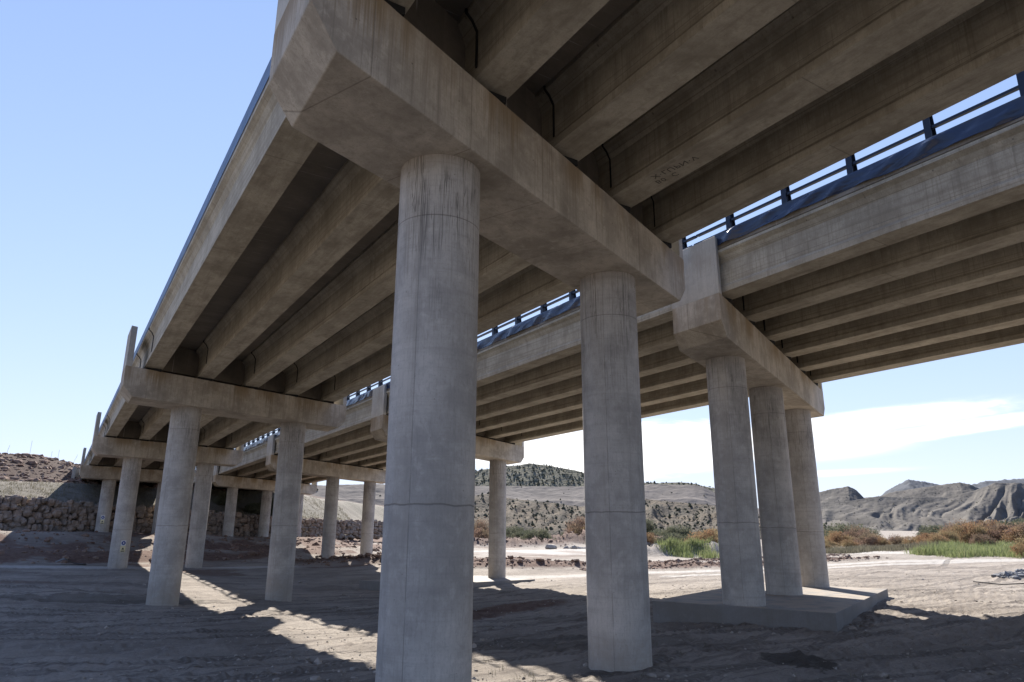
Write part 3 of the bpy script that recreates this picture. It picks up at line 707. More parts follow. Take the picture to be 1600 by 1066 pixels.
# ------------------------------------------------------------------ loose stones
def stones(name, n, area, size, mat, label, seed, kind='stuff', dens=None):
    rng = np.random.RandomState(seed); V = []; Fs = []; off = 0
    ico = bpy.data.meshes.new('ico'); import bmesh
    bm = bmesh.new(); bmesh.ops.create_icosphere(bm, subdivisions=1, radius=1); base = np.array([v.co[:] for v in bm.verts]); fc = np.array([[v.index for v in f.verts] for f in bm.faces]); bm.free(); bpy.data.meshes.remove(ico)
    P = area(rng, n); n = len(P)
    z = H(P[:, 0], P[:, 1])
    s = size[0] * np.exp(rng.randn(n)*size[1]); s = np.minimum(s, size[2])
    for i in range(n):
        q = base*(1 + .22*rng.randn(len(base), 1))*s[i]*np.array([1, .75 + .4*rng.rand(), .45 + .3*rng.rand()])
        a = rng.rand()*6.28; c, sn = math.cos(a), math.sin(a); q = np.stack([q[:, 0]*c - q[:, 1]*sn, q[:, 0]*sn + q[:, 1]*c, q[:, 2]], 1)
        V.append(q + [P[i, 0], P[i, 1], z[i] + s[i]*.12]); Fs.append(fc + off); off += len(base)
    o = npmesh(name, np.concatenate(V), np.concatenate(Fs), mat, smooth=False)
    return tag(o, label, name.replace('_', ' '), kind=kind)
def area_near(rng, n):
    r = 5*np.exp(rng.rand(n)*math.log(60/5)); a = R(1)*(-12 + 92*rng.rand(n)); P = np.stack([r*np.sin(a), r*np.cos(a)], 1)
    k = fbm(P[:, 0]*.3, P[:, 1]*.3, 3, 90) > .44; return P[k]
stones('loose_gravel', 15000, area_near, (.020, .6, .15), M['pebble'], 'pale pebbles and small stones scattered over the dirt', 5)
def area_mound(rng, n):
    P = []
    ids = [6, 7, 8, 9, 10, 13, 14, 15]
    for _ in range(n):
        px, py, ang, L, wd, h = MOUNDS[ids[rng.randint(len(ids))]]; a = (rng.rand()*2-1)*L; b = rng.randn()*wd*.8
        P.append((px + math.cos(ang)*a - math.sin(ang)*b, py + math.sin(ang)*a + math.cos(ang)*b))
    return np.array(P)
stones('earth_clods', 7000, area_mound, (.085, .55, .4), M['redstone'], 'reddish clods and broken rock piled in low windrows', 6)
def area_bank(rng, n):
    x = -30 + 78*rng.rand(n); w = 74 + 24*rng.rand(n); P = np.stack([x, w + x*TT + np.maximum(0, x-34)*.95], 1); return P
def area_hill(rng, n):
    x = -45 + 70*rng.rand(n); w = 118 + 34*rng.rand(n); return np.stack([x, w + x*TT], 1)
stones('hill_rubble', 5000, area_hill, (.16, .6, .8), M['redstone'], 'reddish rubble covering the embankment behind the left abutment', 18)
stones('bank_rubble', 1500, area_bank, (.13, .6, .6), M['redstone'], 'broken brown rubble strewn over the lower river bank', 8)

# ------------------------------------------------------------------ vegetation
def leaf_mat(name, a, b, c=None):
    m, nt = newmat(name); geo = nt.node('ShaderNodeNewGeometry'); info = nt.node('ShaderNodeObjectInfo')
    r = geo.outputs['Random Per Island']; col = nt.mix(r, a, b)
    if c: col = nt.mix(nt.ramp(nt.noise(geo.outputs['Position'], .35, 3), .4, .65), col, c)
    p = nt.node('ShaderNodeBsdfPrincipled'); nt.set(p.inputs['Base Color'], col); nt.set(p.inputs['Roughness'], .8); nt.set(p.inputs['Specular IOR Level'], .1)
    t = nt.node('ShaderNodeBsdfTranslucent'); nt.set(t.inputs['Color'], col); mx = nt.node('ShaderNodeMixShader', {0: .35}); nt.l.new(p.outputs[0], mx.inputs[1]); nt.l.new(t.outputs[0], mx.inputs[2])
    o = nt.node('ShaderNodeOutputMaterial'); nt.l.new(mx.outputs[0], o.inputs[0]); return m
M['tam'] = leaf_mat('tamarisk_foliage', (.30,.17,.09), (.23,.155,.10), (.27,.215,.12))
M['tam_brown'] = leaf_mat('bare_tamarisk_twigs', (.26,.17,.125), (.185,.13,.10), (.22,.17,.115))
M['olive'] = leaf_mat('olive_scrub', (.12,.125,.08), (.17,.165,.115), (.09,.10,.065))
M['reed'] = leaf_mat('green_reeds', (.16,.20,.075), (.27,.27,.14), (.20,.235,.10))
M['drygrass'] = leaf_mat('dry_grass', (.20,.175,.125), (.12,.115,.08))
M['scrub'] = leaf_mat('hill_scrub', (.085,.09,.055), (.13,.125,.085))
M['bark'] = simple('twig_bark', (.11,.085,.065), .95)
def bush_mesh(name, hgt, wid, n, seed, leaf=.10, up=.5, mat=None, droop=0.):
    rng = np.random.RandomState(seed); V = []; F = []
    stems = 7 + rng.randint(4); clumps = []
    for s in range(stems*4):
        a = rng.rand()*6.28; rr = wid*.5*math.sqrt(rng.rand()); zz = hgt*(.18 + .74*rng.rand()*(1 - .45*(rr/(wid*.5))**2)); clumps.append((rr*math.cos(a), rr*math.sin(a), zz, (.12+.14*rng.rand())*wid))
    cl = np.array(clumps); pick = rng.randint(len(cl), size=n); c = cl[pick]
    g = rng.randn(n, 3)*.5; p = c[:, :3] + g*c[:, 3:4]*np.array([1, 1, .8]); p[:, 2] = np.clip(p[:, 2], .03, hgt)
    d = rng.randn(n, 3)*.55; d[:, 2] = np.abs(d[:, 2]) + up; d[:, :2] += p[:, :2]/wid; d /= np.linalg.norm(d, axis=1)[:, None]
    s = np.cross(d, rng.randn(n, 3)); s /= np.linalg.norm(s, axis=1)[:, None]
    ln = leaf*(.6 + .9*rng.rand(n))[:, None]; wd = ln*.22
    v = np.stack([p - s*wd, p + d*ln*.5 + s*wd*.2 - s*wd, p + d*ln, p + s*wd], 1).reshape(-1, 3)
    f = np.arange(4*n).reshape(-1, 4)
    me = npmesh(name, v, f, mat, smooth=False)
    return me
def twigs(name, hgt, wid, seed, parent):
    rng = np.random.RandomState(seed); b = MB()
    for s in range(16):
        a = rng.rand()*6.28; rr = wid*.45*math.sqrt(rng.rand()); h = hgt*(.6+.35*rng.rand())
        b.tube([(0.1*math.cos(a), .1*math.sin(a), -.2), (rr*.45*math.cos(a), rr*.45*math.sin(a), h*.5), (rr*math.cos(a), rr*math.sin(a), h)], [.05, .03, .012], 4)
    o = b.build(name, M['bark'], None, (0, 0, 0)); o.parent = parent; return o
def bush_proto(name, cat, hgt, wid, n, seed, mat, leaf=.1, up=.5):
    e = bpy.data.objects.new(name, None); C.objects.link(e); e['category'] = cat; e['_w'] = (0., 0., 0., 0.)
    f = bush_mesh('foliage', hgt, wid, n, seed, leaf, up, mat); f.parent = e; twigs('stems', hgt, wid, seed, e); return e
def place(proto, first, x, y, sc, label, group, zoff=-.1, rot=None):
    if first: o = proto
    else:
        o = proto.copy(); C.objects.link(o)
        for ch in list(proto.children):
            c = ch.copy(); C.objects.link(c); c.parent = o
    z = float(H(np.array([x]), np.array([y]))[0]) + zoff
    o.location = (x, y, z); o.rotation_euler = (0, 0, random.random()*6.28 if rot is None else rot); o.scale = (sc*random.uniform(.9, 1.25), sc*random.uniform(.9, 1.25), sc*random.uniform(.85, 1.1))
    o['label'] = label; o['group'] = group; return o
def polar(azdeg, r): a = R(azdeg); return r*math.sin(a), r*math.cos(a)
def px_pos(u, r): a, e = azel(u, 820); return r*math.sin(a), r*math.cos(a)

protos = {
 'tam': [bush_proto('tamarisk_bush', 'bush', 4.2, 6.0, 6000, 11+i, M['tam'], .26, .7) for i in range(2)],
 'tbr': [bush_proto('tamarisk_bush', 'bush', 5.2, 6.0, 5200, 21+i, M['tam_brown'], .28, .8) for i in range(2)],
 'oli': [bush_proto('olive_bush', 'bush', 2.6, 4.4, 4200, 31+i, M['olive'], .24, .3) for i in range(2)],
}
used = {}
def put(kind, x, y, sc, label, group):
    i = random.randint(0, 1); key = (kind, i); first = key not in used; used[key] = 1
    place(protos[kind][i], first, x, y, sc, label, group)
# orange tamarisks along the valley at the right
for (u, r, sc, kd) in [(1292,150,1.1,'tam'),(1308,165,1.5,'tam'),(1322,140,.8,'tam'),(1335,170,1.7,'tbr'),(1350,150,1.2,'tbr'),(1362,160,1.2,'tam'),(1378,150,.8,'tam'),(1392,155,1.0,'tbr'),(1405,160,.9,'tam'),
   (1420,150,.9,'tam'),(1436,155,1.0,'tam'),(1450,135,1.1,'tam'),(1462,130,1.0,'tam'),(1475,140,1.2,'tam'),(1490,150,1.5,'tbr'),(1503,150,1.7,'tbr'),(1515,145,1.8,'tam'),(1528,150,1.9,'tbr'),(1540,150,2.0,'tam'),
   (1553,145,1.7,'tbr'),(1566,150,1.7,'tam'),(1580,145,1.5,'tbr'),(1595,140,1.6,'tam'),(1610,140,1.7,'tbr'),(1286,135,.7,'tam'),(1640,140,1.6,'tam'),(1532,125,1.0,'tbr'),(1600,88,.9,'tam')]:
    x, y = px_pos(u, r)
    put(kd, x, y, sc*.47, 'orange brown tamarisk bush in the thicket across the valley at the right' if kd == 'tam' else 'bare reddish grey tamarisk bush in the thicket across the valley at the right', 'orange tamarisks of the valley' if kd == 'tam' else 'bare tamarisks of the valley')
for (u, r, sc, kd) in [(915,170,1.3,'tam'),(908,172,1.9,'tbr'),(1100,120,1.2,'tam'),(1112,118,1.4,'tam'),(1092,128,.9,'tbr'),(1010,150,.9,'tam'),(756,150,1.2,'tbr'),(748,160,1.3,'tbr'),(1120,125,1.3,'tam')]:
    x, y = px_pos(u, r)
    put(kd, x, y, sc*.66, 'orange tamarisk growing in the brush seen between the near columns' if kd == 'tam' else 'bare brown tamarisk in the brush seen between the near columns', 'orange tamarisks between the columns' if kd == 'tam' else 'brown tamarisks between the columns')
rr = random.Random(9)
for i in range(64):
    u = rr.uniform(735, 1135); r = rr.uniform(150, 235); x, y = px_pos(u, r)
    put('oli', x, y, rr.uniform(.5, 1.35), 'grey green scrub bush on the valley edge behind the columns', 'scrub bushes behind the columns')
for i in range(22):
    u = rr.uniform(1285, 1640); r = rr.uniform(185, 260); x, y = px_pos(u, r)
    put('oli', x, y, rr.uniform(1.0, 1.9), 'dark scrub bush behind the orange tamarisks at the right', 'scrub bushes behind the tamarisks')
for i in range(12):
    x = rr.uniform(18, 46); w = rr.uniform(103, 112)
    put('oli', x, w + x*TT, rr.uniform(.4, .8), 'small scrub bush on top of the bank above the boulder wall', 'scrub on the bank top')

def blades(name, pts, h, seed, mat, label, lean=.35, wid=.018, per=14, spread=.3):
    rng = np.random.RandomState(seed); n = len(pts)*per; P = np.repeat(pts, per, 0) + rng.randn(n, 2)*spread
    z = H(P[:, 0], P[:, 1]); hh = h*(.45 + .75*rng.rand(n))*(.30 + 1.35*fbm(P[:, 0]*.45, P[:, 1]*.45, 3, seed+50)**1.2); a = rng.rand(n)*6.28; l = lean*hh*rng.rand(n)
    p0 = np.stack([P[:, 0], P[:, 1], z - .05], 1); d = np.stack([np.cos(a), np.sin(a), 0*a], 1); s = np.stack([-np.sin(a), np.cos(a), 0*a], 1)*wid*(.7+.6*rng.rand(n))[:, None]
    m1 = p0 + np.stack([0*a, 0*a, hh*.6], 1) + d*(l*.35)[:, None]; t = p0 + np.stack([0*a, 0*a, hh], 1) + d*l[:, None]
    V = np.stack([p0 - s, p0 + s, m1 + s*.8, m1 - s*.8, t], 1).reshape(-1, 3); b = np.arange(n)*5
    F = np.concatenate([np.stack([b, b+1, b+2, b+2], 1), ]); 
    F3 = np.concatenate([np.stack([b, b+1, b+2], 1), np.stack([b, b+2, b+3], 1), np.stack([b+3, b+2, b+4], 1)])
    o = npmesh(name, V, F3, mat, smooth=False); return tag(o, label, name.replace('_', ' '), kind='stuff')
def poly_pts(us, rs, n, seed):
    rng = np.random.RandomState(seed); out = []
    while len(out) < n:
        u = rng.uniform(*us); f = (u-us[0])/(us[1]-us[0]); r = rng.uniform(rs[0](f), rs[1](f))
        x, y = px_pos(u, r)
        if vnoise(np.array([x*.35]), np.array([y*.35]), 4)[0] > .42: out.append((x, y))
    return np.array(out)
blades('green_reeds', poly_pts((1425, 1660), (lambda f: 90 - 14*f, lambda f: 112 + 40*f), 1500, 1), .95, 2, M['reed'], 'tall green reeds along the outer side of the curving track', wid=.03, per=8, spread=.5, lean=.6)
blades('green_reeds', poly_pts((1030, 1112), (lambda f: 103 + 8*(1-f), lambda f: 126 + 0*f), 620, 3), 1.2, 4, M['reed'], 'patch of bright green reeds seen between the near column and the footing pier', wid=.035, per=9, spread=.6, lean=.6)
blades('dry_grass', poly_pts((1286, 1460), (lambda f: 112, lambda f: 124), 700, 5), .8, 6, M['drygrass'], 'dry yellow grass at the foot of the orange tamarisks', wid=.03, per=14, spread=.8)
def bankpts(n, seed):
    rng = np.random.RandomState(seed); x = -34 + 90*rng.rand(n); u = 101.5 + 16*rng.rand(n)**1.3; return np.stack([x, u + x*TT + np.maximum(0, x-34)*.95], 1)
def weedpts(n, seed):
    rng = np.random.RandomState(seed); rr_ = 9*np.exp(rng.rand(n)*math.log(7)); a = R(1)*(-8 + 84*rng.rand(n)); P = np.stack([rr_*np.sin(a), rr_*np.cos(a)], 1)
    return P[(fbm(P[:, 0]*.25, P[:, 1]*.25, 2, 99) > .58)]
blades('dry_weeds', weedpts(420, 31), .16, 32, M['drygrass'], 'sparse dry weeds and stalks scattered over the bare dirt', wid=.006, per=9, spread=.07, lean=1.2)
blades('dry_grass', bankpts(2600, 8), .38, 9, M['drygrass'], 'dry grass covering the slope between boulder wall and abutment', wid=.02, per=9, spread=.3)

# ------------------------------------------------------------------ hills
def hill_mat(name, soil, soil2, scrub, amt, sc=.05, bump=1.):
    m, nt = newmat(name); geo = nt.node('ShaderNodeNewGeometry'); P = geo.outputs['Position']
    n = nt.noise(P, sc, 6, .65); n2 = nt.noise(P, sc*7, 5, .7); n3 = nt.noise(P, sc*26, 3, .6)
    v = nt.node('ShaderNodeTexVoronoi', {'Vector': P, 'Scale': sc*5.5})
    col = nt.mix(nt.ramp(n, .35, .65), soil, soil2)
    k = nt.m('MULTIPLY', nt.ramp(nt.m('ADD', nt.m('MULTIPLY', v.outputs['Distance'], .9), nt.m('MULTIPLY', n2, .5)), .72, .50), amt)
    col = nt.mix(k, col, scrub); col = nt.mix(nt.m('MULTIPLY', nt.ramp(n3, .55, .7), amt*.6), col, scrub)
    finish(nt, col, .95, nt.m('ADD', nt.m('MULTIPLY', k, .4), n2), .5*bump, 1.5, spec=.05); return m
M['hill_green'] = hill_mat('green_hill_soil', (.175,.16,.12), (.14,.13,.095), (.08,.085,.055), .75, .07)
M['hill_cut'] = hill_mat('grey_cut_slope', (.165,.145,.13), (.13,.115,.105), (.11,.095,.085), .3, .03, .6)
M['hill_cliff'] = hill_mat('eroded_ochre_slope', (.15,.118,.085), (.10,.087,.07), (.075,.07,.052), .6, .12)
M['hill_grey'] = hill_mat('badlands_slope', (.155,.140,.122), (.105,.096,.086), (.085,.082,.065), .22, .05, .5)
M['hill_far'] = hill_mat('haze_tinted_ridge', (.11,.115,.125), (.09,.095,.105), (.06,.065,.07), .5, .004)  # blue of the distant air painted into the soil tones
def ridge(prof, Rf, Rc, Rb, mat, seed, gully=.35, gsc=.035, shape=1.0, na=420, nr=90, foot=-5., bench=None, aznoise=.0, rough=1.0):
    """prof: crest outline as (azimuth deg, elevation deg) seen from the river bed; Rf foot, Rc crest, Rb back (m)"""
    pa = np.array([p[0] for p in prof]); pe = np.array([p[1] for p in prof])
    az = np.linspace(pa[0], pa[-1], na); el = np.interp(az, pa, pe)
    zc = np.tan(R(1)*el)*Rc
    s = np.concatenate([np.linspace(0, 1, nr), np.linspace(1, 2, nr//3)[1:]])
    A, S = np.meshgrid(az, s); ZC = np.tile(zc, (len(s), 1))
    rad = np.where(S <= 1, Rf + (Rc-Rf)*S, Rc + (Rb-Rc)*(S-1)); X = rad*np.sin(R(1)*A); Y = rad*np.cos(R(1)*A)
    up = np.where(S <= 1, S**shape, 1 - .35*(S-1)**1.5)
    if bench is not None: up = np.interp(np.minimum(S, 1), bench[0], bench[1]); up = np.where(S <= 1, up, 1 - .35*(S-1)**1.5)
    cross = A*R(1)*Rc
    g = fbm(cross*gsc + 2.2*fbm(X*.01, Y*.01, 2, seed+3), S*1.1 + 3., 4, seed, .55); g = 1 - np.abs(2*g - 1)*1.6
    env = np.sin(np.pi*np.clip(S, 0, 1))**.8
    hgt = ZC - foot
    Z = foot + hgt*up - gully*hgt*env*np.clip(g, 0, 1)*.5 + rough*.02*hgt*(fbm(X*.06, Y*.06, 5, seed+7) - .5)*2
    Z += rough*.010*hgt*(fbm(X*.35, Y*.35, 3, seed+9) - .5)*2
    n, m = X.shape; idx = np.arange(n*m).reshape(n, m)
    Fq = np.stack([idx[:-1, :-1], idx[:-1, 1:], idx[1:, 1:], idx[1:, :-1]], -1).reshape(-1, 4)[:, ::-1]
    o = npmesh('hill', np.stack([X.ravel(), Y.ravel(), Z.ravel()], 1), Fq, mat); tag(o, kind='structure')
    return X, Y, Z
def prof_px(l): return [tuple(math.degrees(a) for a in azel(u, v)) for u, v in l]
ridge(prof_px([(1300,790),(1372,779),(1385,767),(1420,749),(1470,758),(1500,764),(1520,757),(1540,752),(1600,748),(1700,752),(1800,770)]), 4200, 5200, 7000, M['hill_far'], 5, .2, .002, na=260, nr=40)
ridge(prof_px([(1240,800),(1280,769),(1325,760),(1338,766),(1350,778),(1372,776),(1400,768),(1440,762),(1500,754),(1515,757),(1530,764),(1560,770),(1700,780)]), 1300, 1500, 2300, M['hill_grey'], 12, .18, .012, na=420, nr=60)
ridge(prof_px([(1150,815),(1230,795),(1280,786),(1330,782),(1370,776),(1430,777),(1480,777),(1520,768),(1555,754),(1610,756),(1700,740),(1800,760),(1900,800)]), 600, 740, 1100, M['hill_grey'], 31, .75, .034, shape=.85, na=900, nr=110, foot=-6)
ridge(prof_px([(560,790),(700,752),(745,736),(790,728),(830,724),(860,728),(911,738),(960,749),(1010,755),(1060,754),(1090,757),(1125,765),(1150,800)]), 530, 620, 900, M['hill_green'], 47, .10, .02, shape=.7, na=500, nr=60)
X1, Y1, Z1 = ridge(prof_px([(380,775),(480,759),(560,757),(650,757),(745,759),(911,760),(1000,758),(1060,758),(1085,759),(1100,762),(1118,771),(1160,790),(1230,803),(1290,812)]), 320, 400, 560, M['hill_cut'], 53, .12, .03, bench=([0, .35, .42, .62, .68, 1], [0, .42, .44, .70, .72, 1]), na=500, nr=90)
ridge(prof_px([(690,800),(730,778),(760,772),(800,779),(850,784),(905,792),(960,790),(1005,780),(1040,783),(1080,787),(1120,790),(1170,800),(1240,812),(1290,818)]), 235, 290, 330, M['hill_cliff'], 61, .5, .10, shape=.55, na=500, nr=70, foot=-5)

def scrub_on(name, prof, Rf, Rc, n, seed, label, size=1.0, zfun=None):
    pass
# scrub dots on the green hill: many small tufts as one mass
def hill_scrub():
    rng = np.random.RandomState(12); deps = None
    import bmesh
    obs = [o for o in C.objects if o.name.startswith('hill') and o.get('kind') == 'structure']
    V = []; F = []; off = 0; cube = np.array([(-1,0,0),(1,0,0),(0,-1,0),(0,1,0),(0,0,1.2),(0,0,-.6)], float)
    tri = np.array([(0,2,4),(2,1,4),(1,3,4),(3,0,4),(2,0,5),(1,2,5),(3,1,5),(0,3,5)])
    for (oi, n, s) in ((3, 5000, .75), (2, 1300, .45), (1, 400, .8), (4, 120, .5), (5, 1500, .5)):
        me = obs[oi].data; nv = len(me.vertices); co_ = np.empty(nv*3, np.float32); me.vertices.foreach_get('co', co_); co_ = co_.reshape(-1, 3)
        nr_ = len(co_); ids = rng.randint(nr_, size=n)
        for i in ids:
            p = co_[i] + np.append(rng.randn(2)*s*1.5, 0); k = s*(.5 + rng.rand()); q = cube*(1 + .3*rng.randn(6, 1))*k; q[:, 2] *= .8
            V.append(q + p + [0, 0, .25*k]); F.append(tri + off); off += 6
    o = npmesh('hill_scrub', np.concatenate(V), np.concatenate(F), M['scrub'], smooth=False)
    tag(o, 'small dark scrub dotted over the dry hills', 'scrub', kind='stuff')
hill_scrub()

# ------------------------------------------------------------------ small things
def sign_pair(dk, k, c, ang, z, label, s=1.):
    p = ptcap(dk, k, DK[dk]['cols'][c], .5, 0); rad = DK[dk]['rad'] + .012
    n = Vector((math.cos(ang), math.sin(ang), 0)); t = Vector((-math.sin(ang), math.cos(ang), 0)); o = Vector((p[0], p[1], z)) + n*rad
    root = empty('safety_sign', tuple(o), label, 'sign')
    def plate(name, w, z0, z1, off, mat, par, shape='rect', cz=None, r=None):
        b = MB()
        if shape == 'rect': q = [(-w, z0), (w, z0), (w, z1), (-w, z1)]
        elif shape == 'disc': q = [(r*math.cos(i*math.pi/10), cz + r*math.sin(i*math.pi/10)) for i in range(20)]
        else: q = [(-r, cz - r*.7), (r, cz - r*.7), (0, cz + r)]
        N = len(q); f_ = [tuple(o + t*a + Vector((0, 0, h)) + n*(off+.006)) for a, h in q]; bk = [tuple(o + t*a + Vector((0, 0, h)) + n*(off-.006)) for a, h in q]
        b.add(bk + f_, [tuple(range(N-1, -1, -1)), tuple(range(N, 2*N))] + [(i, (i+1) % N, N + (i+1) % N, N+i) for i in range(N)])
        return b.build(name, mat, par, tuple(o))
    a = plate('mandatory_panel', .20*s, .28*s, .72*s, 0, M['white_sign'], root); plate('blue_disc', 0, 0, 0, .013, M['blue_sign'], a, 'disc', .50*s, .165*s)
    plate('pictogram', .05*s, .44*s, .56*s, .026, M['white_sign'], a)
    b = plate('warning_panel', .20*s, -.24*s, .25*s, 0, M['yellow_sign'], root); plate('triangle', 0, 0, 0, .013, M['black'], b, 'tri', .04*s, .11*s); plate('text_strip', .15*s, -.20*s, -.12*s, .013, M['black'], b)
sign_pair('A', 2, 0, R(-78), -2.25, 'blue and yellow safety sign on the foot of the third pier column', 1.0)
sign_pair('A', 3, 0, R(-100), .0, 'white safety sign on the column foot in front of the boulder wall', 1.05)
# debris lying on the bed
def sheet_debris():
    b = MB(); rng = np.random.RandomState(5); x0, y0 = 1.9, 74.; n, m = 9, 5; vs = []
    for L_ in (0, 1):
        for i in range(n):
            for j in range(m):
                x = x0 + (i/(n-1)-.5)*2.3; y = y0 + (j/(m-1)-.5)*1.1; z = float(H(np.array([x]), np.array([y]))[0]) + .10 + .32*math.exp(-((i-2.2)/2.)**2)*(1 + .3*rng.rand()) - L_*.03
                vs.append((x, y, z))
    N = n*m; fs = []
    for i in range(n-1):
        for j in range(m-1):
            a = i*m+j; fs += [(a, a+m, a+m+1, a+1), (N+a, N+a+1, N+a+m+1, N+a+m)]
    b.add(vs, fs); o = b.build('plastic_sheet', M['black'], None, (x0, y0, -3.8), smooth=True)
    tag(o, 'crumpled black plastic sheet lying on the dirt at the foot of the bank', 'debris')
sheet_debris()
def ground_z(x, y): return float(H(np.array([x]), np.array([y]))[0])
def lying(name, pts, r, mat, label, cat, lift=.05):
    b = MB(); P = [(x, y, ground_z(x, y) + lift + dz) for x, y, dz in pts]; b.tube(P, r, 8); o = b.build(name, mat, None, P[0], smooth=True); tag(o, label, cat)
lying('pale_pipe', [(89.5, 36.5, .1), (88.2, 34.5, 1.0), (87, 32.5, 2.2)], .09, M['pvc'], 'pale bent branch rising out of the reeds at the right edge', 'branch')
lying('fallen_branch', [(87, 41, .05), (87.4, 39.4, .1), (87.5, 37.8, .1), (87.9, 36.3, .2)], .10, M['pvc'], 'pale branch lying flat in front of the reeds', 'branch')
lying('bent_cable', [(46, 20.8, 0), (45.6, 19.2, .02), (46.5, 18., .1), (48.6, 17.2, .5), (50, 17.2, .8)], .03, M['rubber'], 'thin dark cable curving over the pale ground at the right edge', 'cable')
# grey gravel heap
def heap(x, y, r, h, name, mat, label, seed, n=700, s=.09):
    rng = np.random.RandomState(seed)
    def area(rg, nn): a = rg.rand(nn)*6.28; q = r*np.sqrt(rg.rand(nn)); return np.stack([x + q*np.cos(a)*1.5, y + q*np.sin(a)], 1)
    return stones(name, n, area, (s, .4, .3), mat, label, seed)
M['greystone'] = rock_mat('grey_gravel', (.13,.13,.135), (.22,.22,.225), (.30,.30,.30))
heap(51.6, 20.4, 1.3, .4, 'gravel_heap', M['greystone'], 'heap of dark grey gravel on the pale ground at the right', 15)
heap(82, 104, 1.8, .4, 'gravel_heap', M['greystone'], 'small grey rubble heap on the pale flat beyond the columns', 16, 300, .12)
# stakes on the embankment crest
for i, (u, hh, ln_) in enumerate([(2, 1.6, .5), (40, 2.6, 0.), (74, 1.3, .1), (85, 1.8, .1), (109, 1.6, .9)]):
    a, e = azel(u, 745); r_ = 142.; x, y = r_*math.sin(a), r_*math.cos(a); z = ground_z(x, y)
    b = MB(); b.tube([(x, y, z-.5), (x + ln_*.7, y, z+hh)], .018, 6); o = b.build('survey_stake', M['rust'], None, (x, y, z))
    tag(o, ['leaning survey stake at the left end of the embankment crest', 'tallest upright survey stake on the red embankment crest', 'short thin survey stake in the middle of the embankment crest',
            'thin survey stake just right of the short middle one on the crest', 'strongly leaning survey stake nearest to the left abutment'][i], 'stake')
# boulders on the far mounds
for i, (u, r_, s) in enumerate([(862, 128, .9), (1008, 150, 1.), (1022, 148, .7), (896, 130, .6), (884, 132, .5)]):
    x, y = px_pos(u, r_); rng = np.random.RandomState(40+i); vs, fs = rock_verts(x, y, ground_z(x, y)+s*.3, s, s*.8, s*.6, i, rng, (12, 8)); b = MB(); b.add(vs, fs)
    o = b.build('pale_boulder', M['pebble'], None, (x, y, ground_z(x, y)), smooth=True); tag(o, 'pale boulder lying on the red dirt heaps beyond the columns', 'boulder', 'boulders on the red dirt heaps')

# ------------------------------------------------------------------ light
SUN = Vector((.62, 1.25, 1.0)).normalized(); EL = math.asin(SUN.z); AZ = math.atan2(SUN.x, SUN.y)
sl = bpy.data.lights.new('sun', 'SUN'); so = bpy.data.objects.new('sun', sl); C.objects.link(so)
sl.energy = 5.0; sl.angle = R(.53); sl.color = (1., .95, .88)
so.rotation_euler = (-SUN).to_track_quat('-Z', 'Y').to_euler()
w = bpy.data.worlds.new('World'); SC.world = w; w.use_nodes = True; w.node_tree.nodes.clear(); nt = NT(w.node_tree)
sky = nt.node('ShaderNodeTexSky'); sky.sky_type = 'NISHITA'; sky.sun_disc = False; sky.sun_elevation = EL; sky.sun_rotation = AZ
sky.air_density = 1.0; sky.dust_density = 0.0; sky.ozone_density = 2.0; sky.altitude = 200
tc = nt.node('ShaderNodeTexCoord'); D = tc.outputs['Generated']; dx, dy, dz = nt.xyz(D)
az = nt.m('MULTIPLY', nt.m('ARCTAN2', dx, dy), 180/math.pi); el = nt.m('MULTIPLY', nt.m('ARCSINE', dz), 180/math.pi)
n1 = nt.noise(nt.mapv(D, (6., 6., 40.)), 1., 6, .6, .3); n2 = nt.noise(nt.mapv(D, (20., 20., 110.)), 1., 5, .6, .5); n3 = nt.noise(nt.mapv(D, (2.5, 2.5, 9.)), 1., 4, .5)
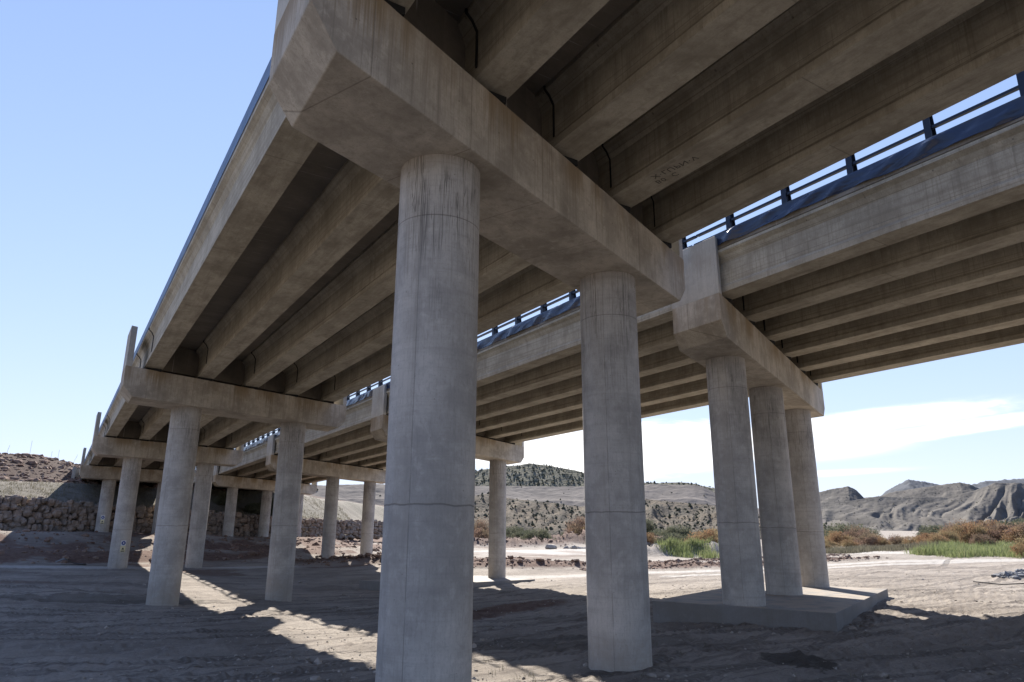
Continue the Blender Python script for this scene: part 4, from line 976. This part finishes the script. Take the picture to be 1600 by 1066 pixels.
def ell(ca, ce, ra, re, tilt, soft=.22, warp=.9):
    a = nt.m('SUBTRACT', az, ca); e = nt.m('SUBTRACT', nt.m('SUBTRACT', el, ce), nt.m('MULTIPLY', a, tilt))
    a = nt.m('DIVIDE', a, ra); e = nt.m('DIVIDE', e, re); d = nt.m('SQRT', nt.m('ADD', nt.m('MULTIPLY', a, a), nt.m('MULTIPLY', e, e)))
    d = nt.m('ADD', d, nt.m('MULTIPLY', nt.m('SUBTRACT', n1, .5), warp)); d = nt.m('ADD', d, nt.m('MULTIPLY', nt.m('SUBTRACT', n2, .5), warp*.7))
    return nt.ramp(d, 1+soft, 1-soft)
cl = ell(59.8, 7.35, 9.6, .80, .06, .45, 1.3); cl = nt.m('MAXIMUM', cl, ell(61.5, 6.05, 11.5, .55, .10, .5, 1.3)); cl = nt.m('MAXIMUM', cl, nt.m('MULTIPLY', ell(57.5, 5.6, 6., .9, .05, .5), .75))
cl = nt.m('MAXIMUM', cl, nt.m('MULTIPLY', ell(42., 5.7, 12., 2.3, .06), 1.)); cl = nt.m('MAXIMUM', cl, nt.m('MULTIPLY', ell(57., 3.7, 6., .25, .03, .5), .6))
cl = nt.m('MULTIPLY', cl, nt.ramp(nt.m('ADD', nt.m('ADD', nt.m('MULTIPLY', n1, .6), nt.m('MULTIPLY', n2, .5)), nt.m('MULTIPLY', cl, .45)), .45, .95))
sky_r = nt.node('ShaderNodeSeparateColor', {'Color': sky.outputs[0]})
def soft(c, g, k): return nt.m('DIVIDE', nt.m('MULTIPLY', c, g), nt.m('ADD', 1., nt.m('MULTIPLY', c, k)))
cmb = nt.node('ShaderNodeCombineColor', {'Red': soft(sky_r.outputs[0], 1.56, .30), 'Green': soft(sky_r.outputs[1], 1.52, .26), 'Blue': soft(sky_r.outputs[2], 2.10, .30)})
skyc = cmb.outputs[0]
colr = nt.mix(nt.m('MULTIPLY', cl, .9), skyc, (6.5, 6.45, 6.4))
bg = nt.node('ShaderNodeBackground'); nt.l.new(colr, bg.inputs[0]); bg.inputs[1].default_value = .10
o = nt.node('ShaderNodeOutputWorld'); nt.l.new(bg.outputs[0], o.inputs[0])

SC.view_settings.view_transform = 'Standard'; SC.view_settings.look = 'None'; SC.view_settings.gamma = 1; SC.view_settings.exposure = 1.3
SC.render.engine = 'CYCLES'; SC.cycles.max_bounces = 10; SC.cycles.diffuse_bounces = 4; SC.cycles.use_denoising = True
SC.cycles.sample_clamp_indirect = 10
for o in bpy.data.objects:
    if '_w' in o: del o['_w']
for m_ in [m_ for m_ in bpy.data.meshes if m_.users == 0]: bpy.data.meshes.remove(m_)
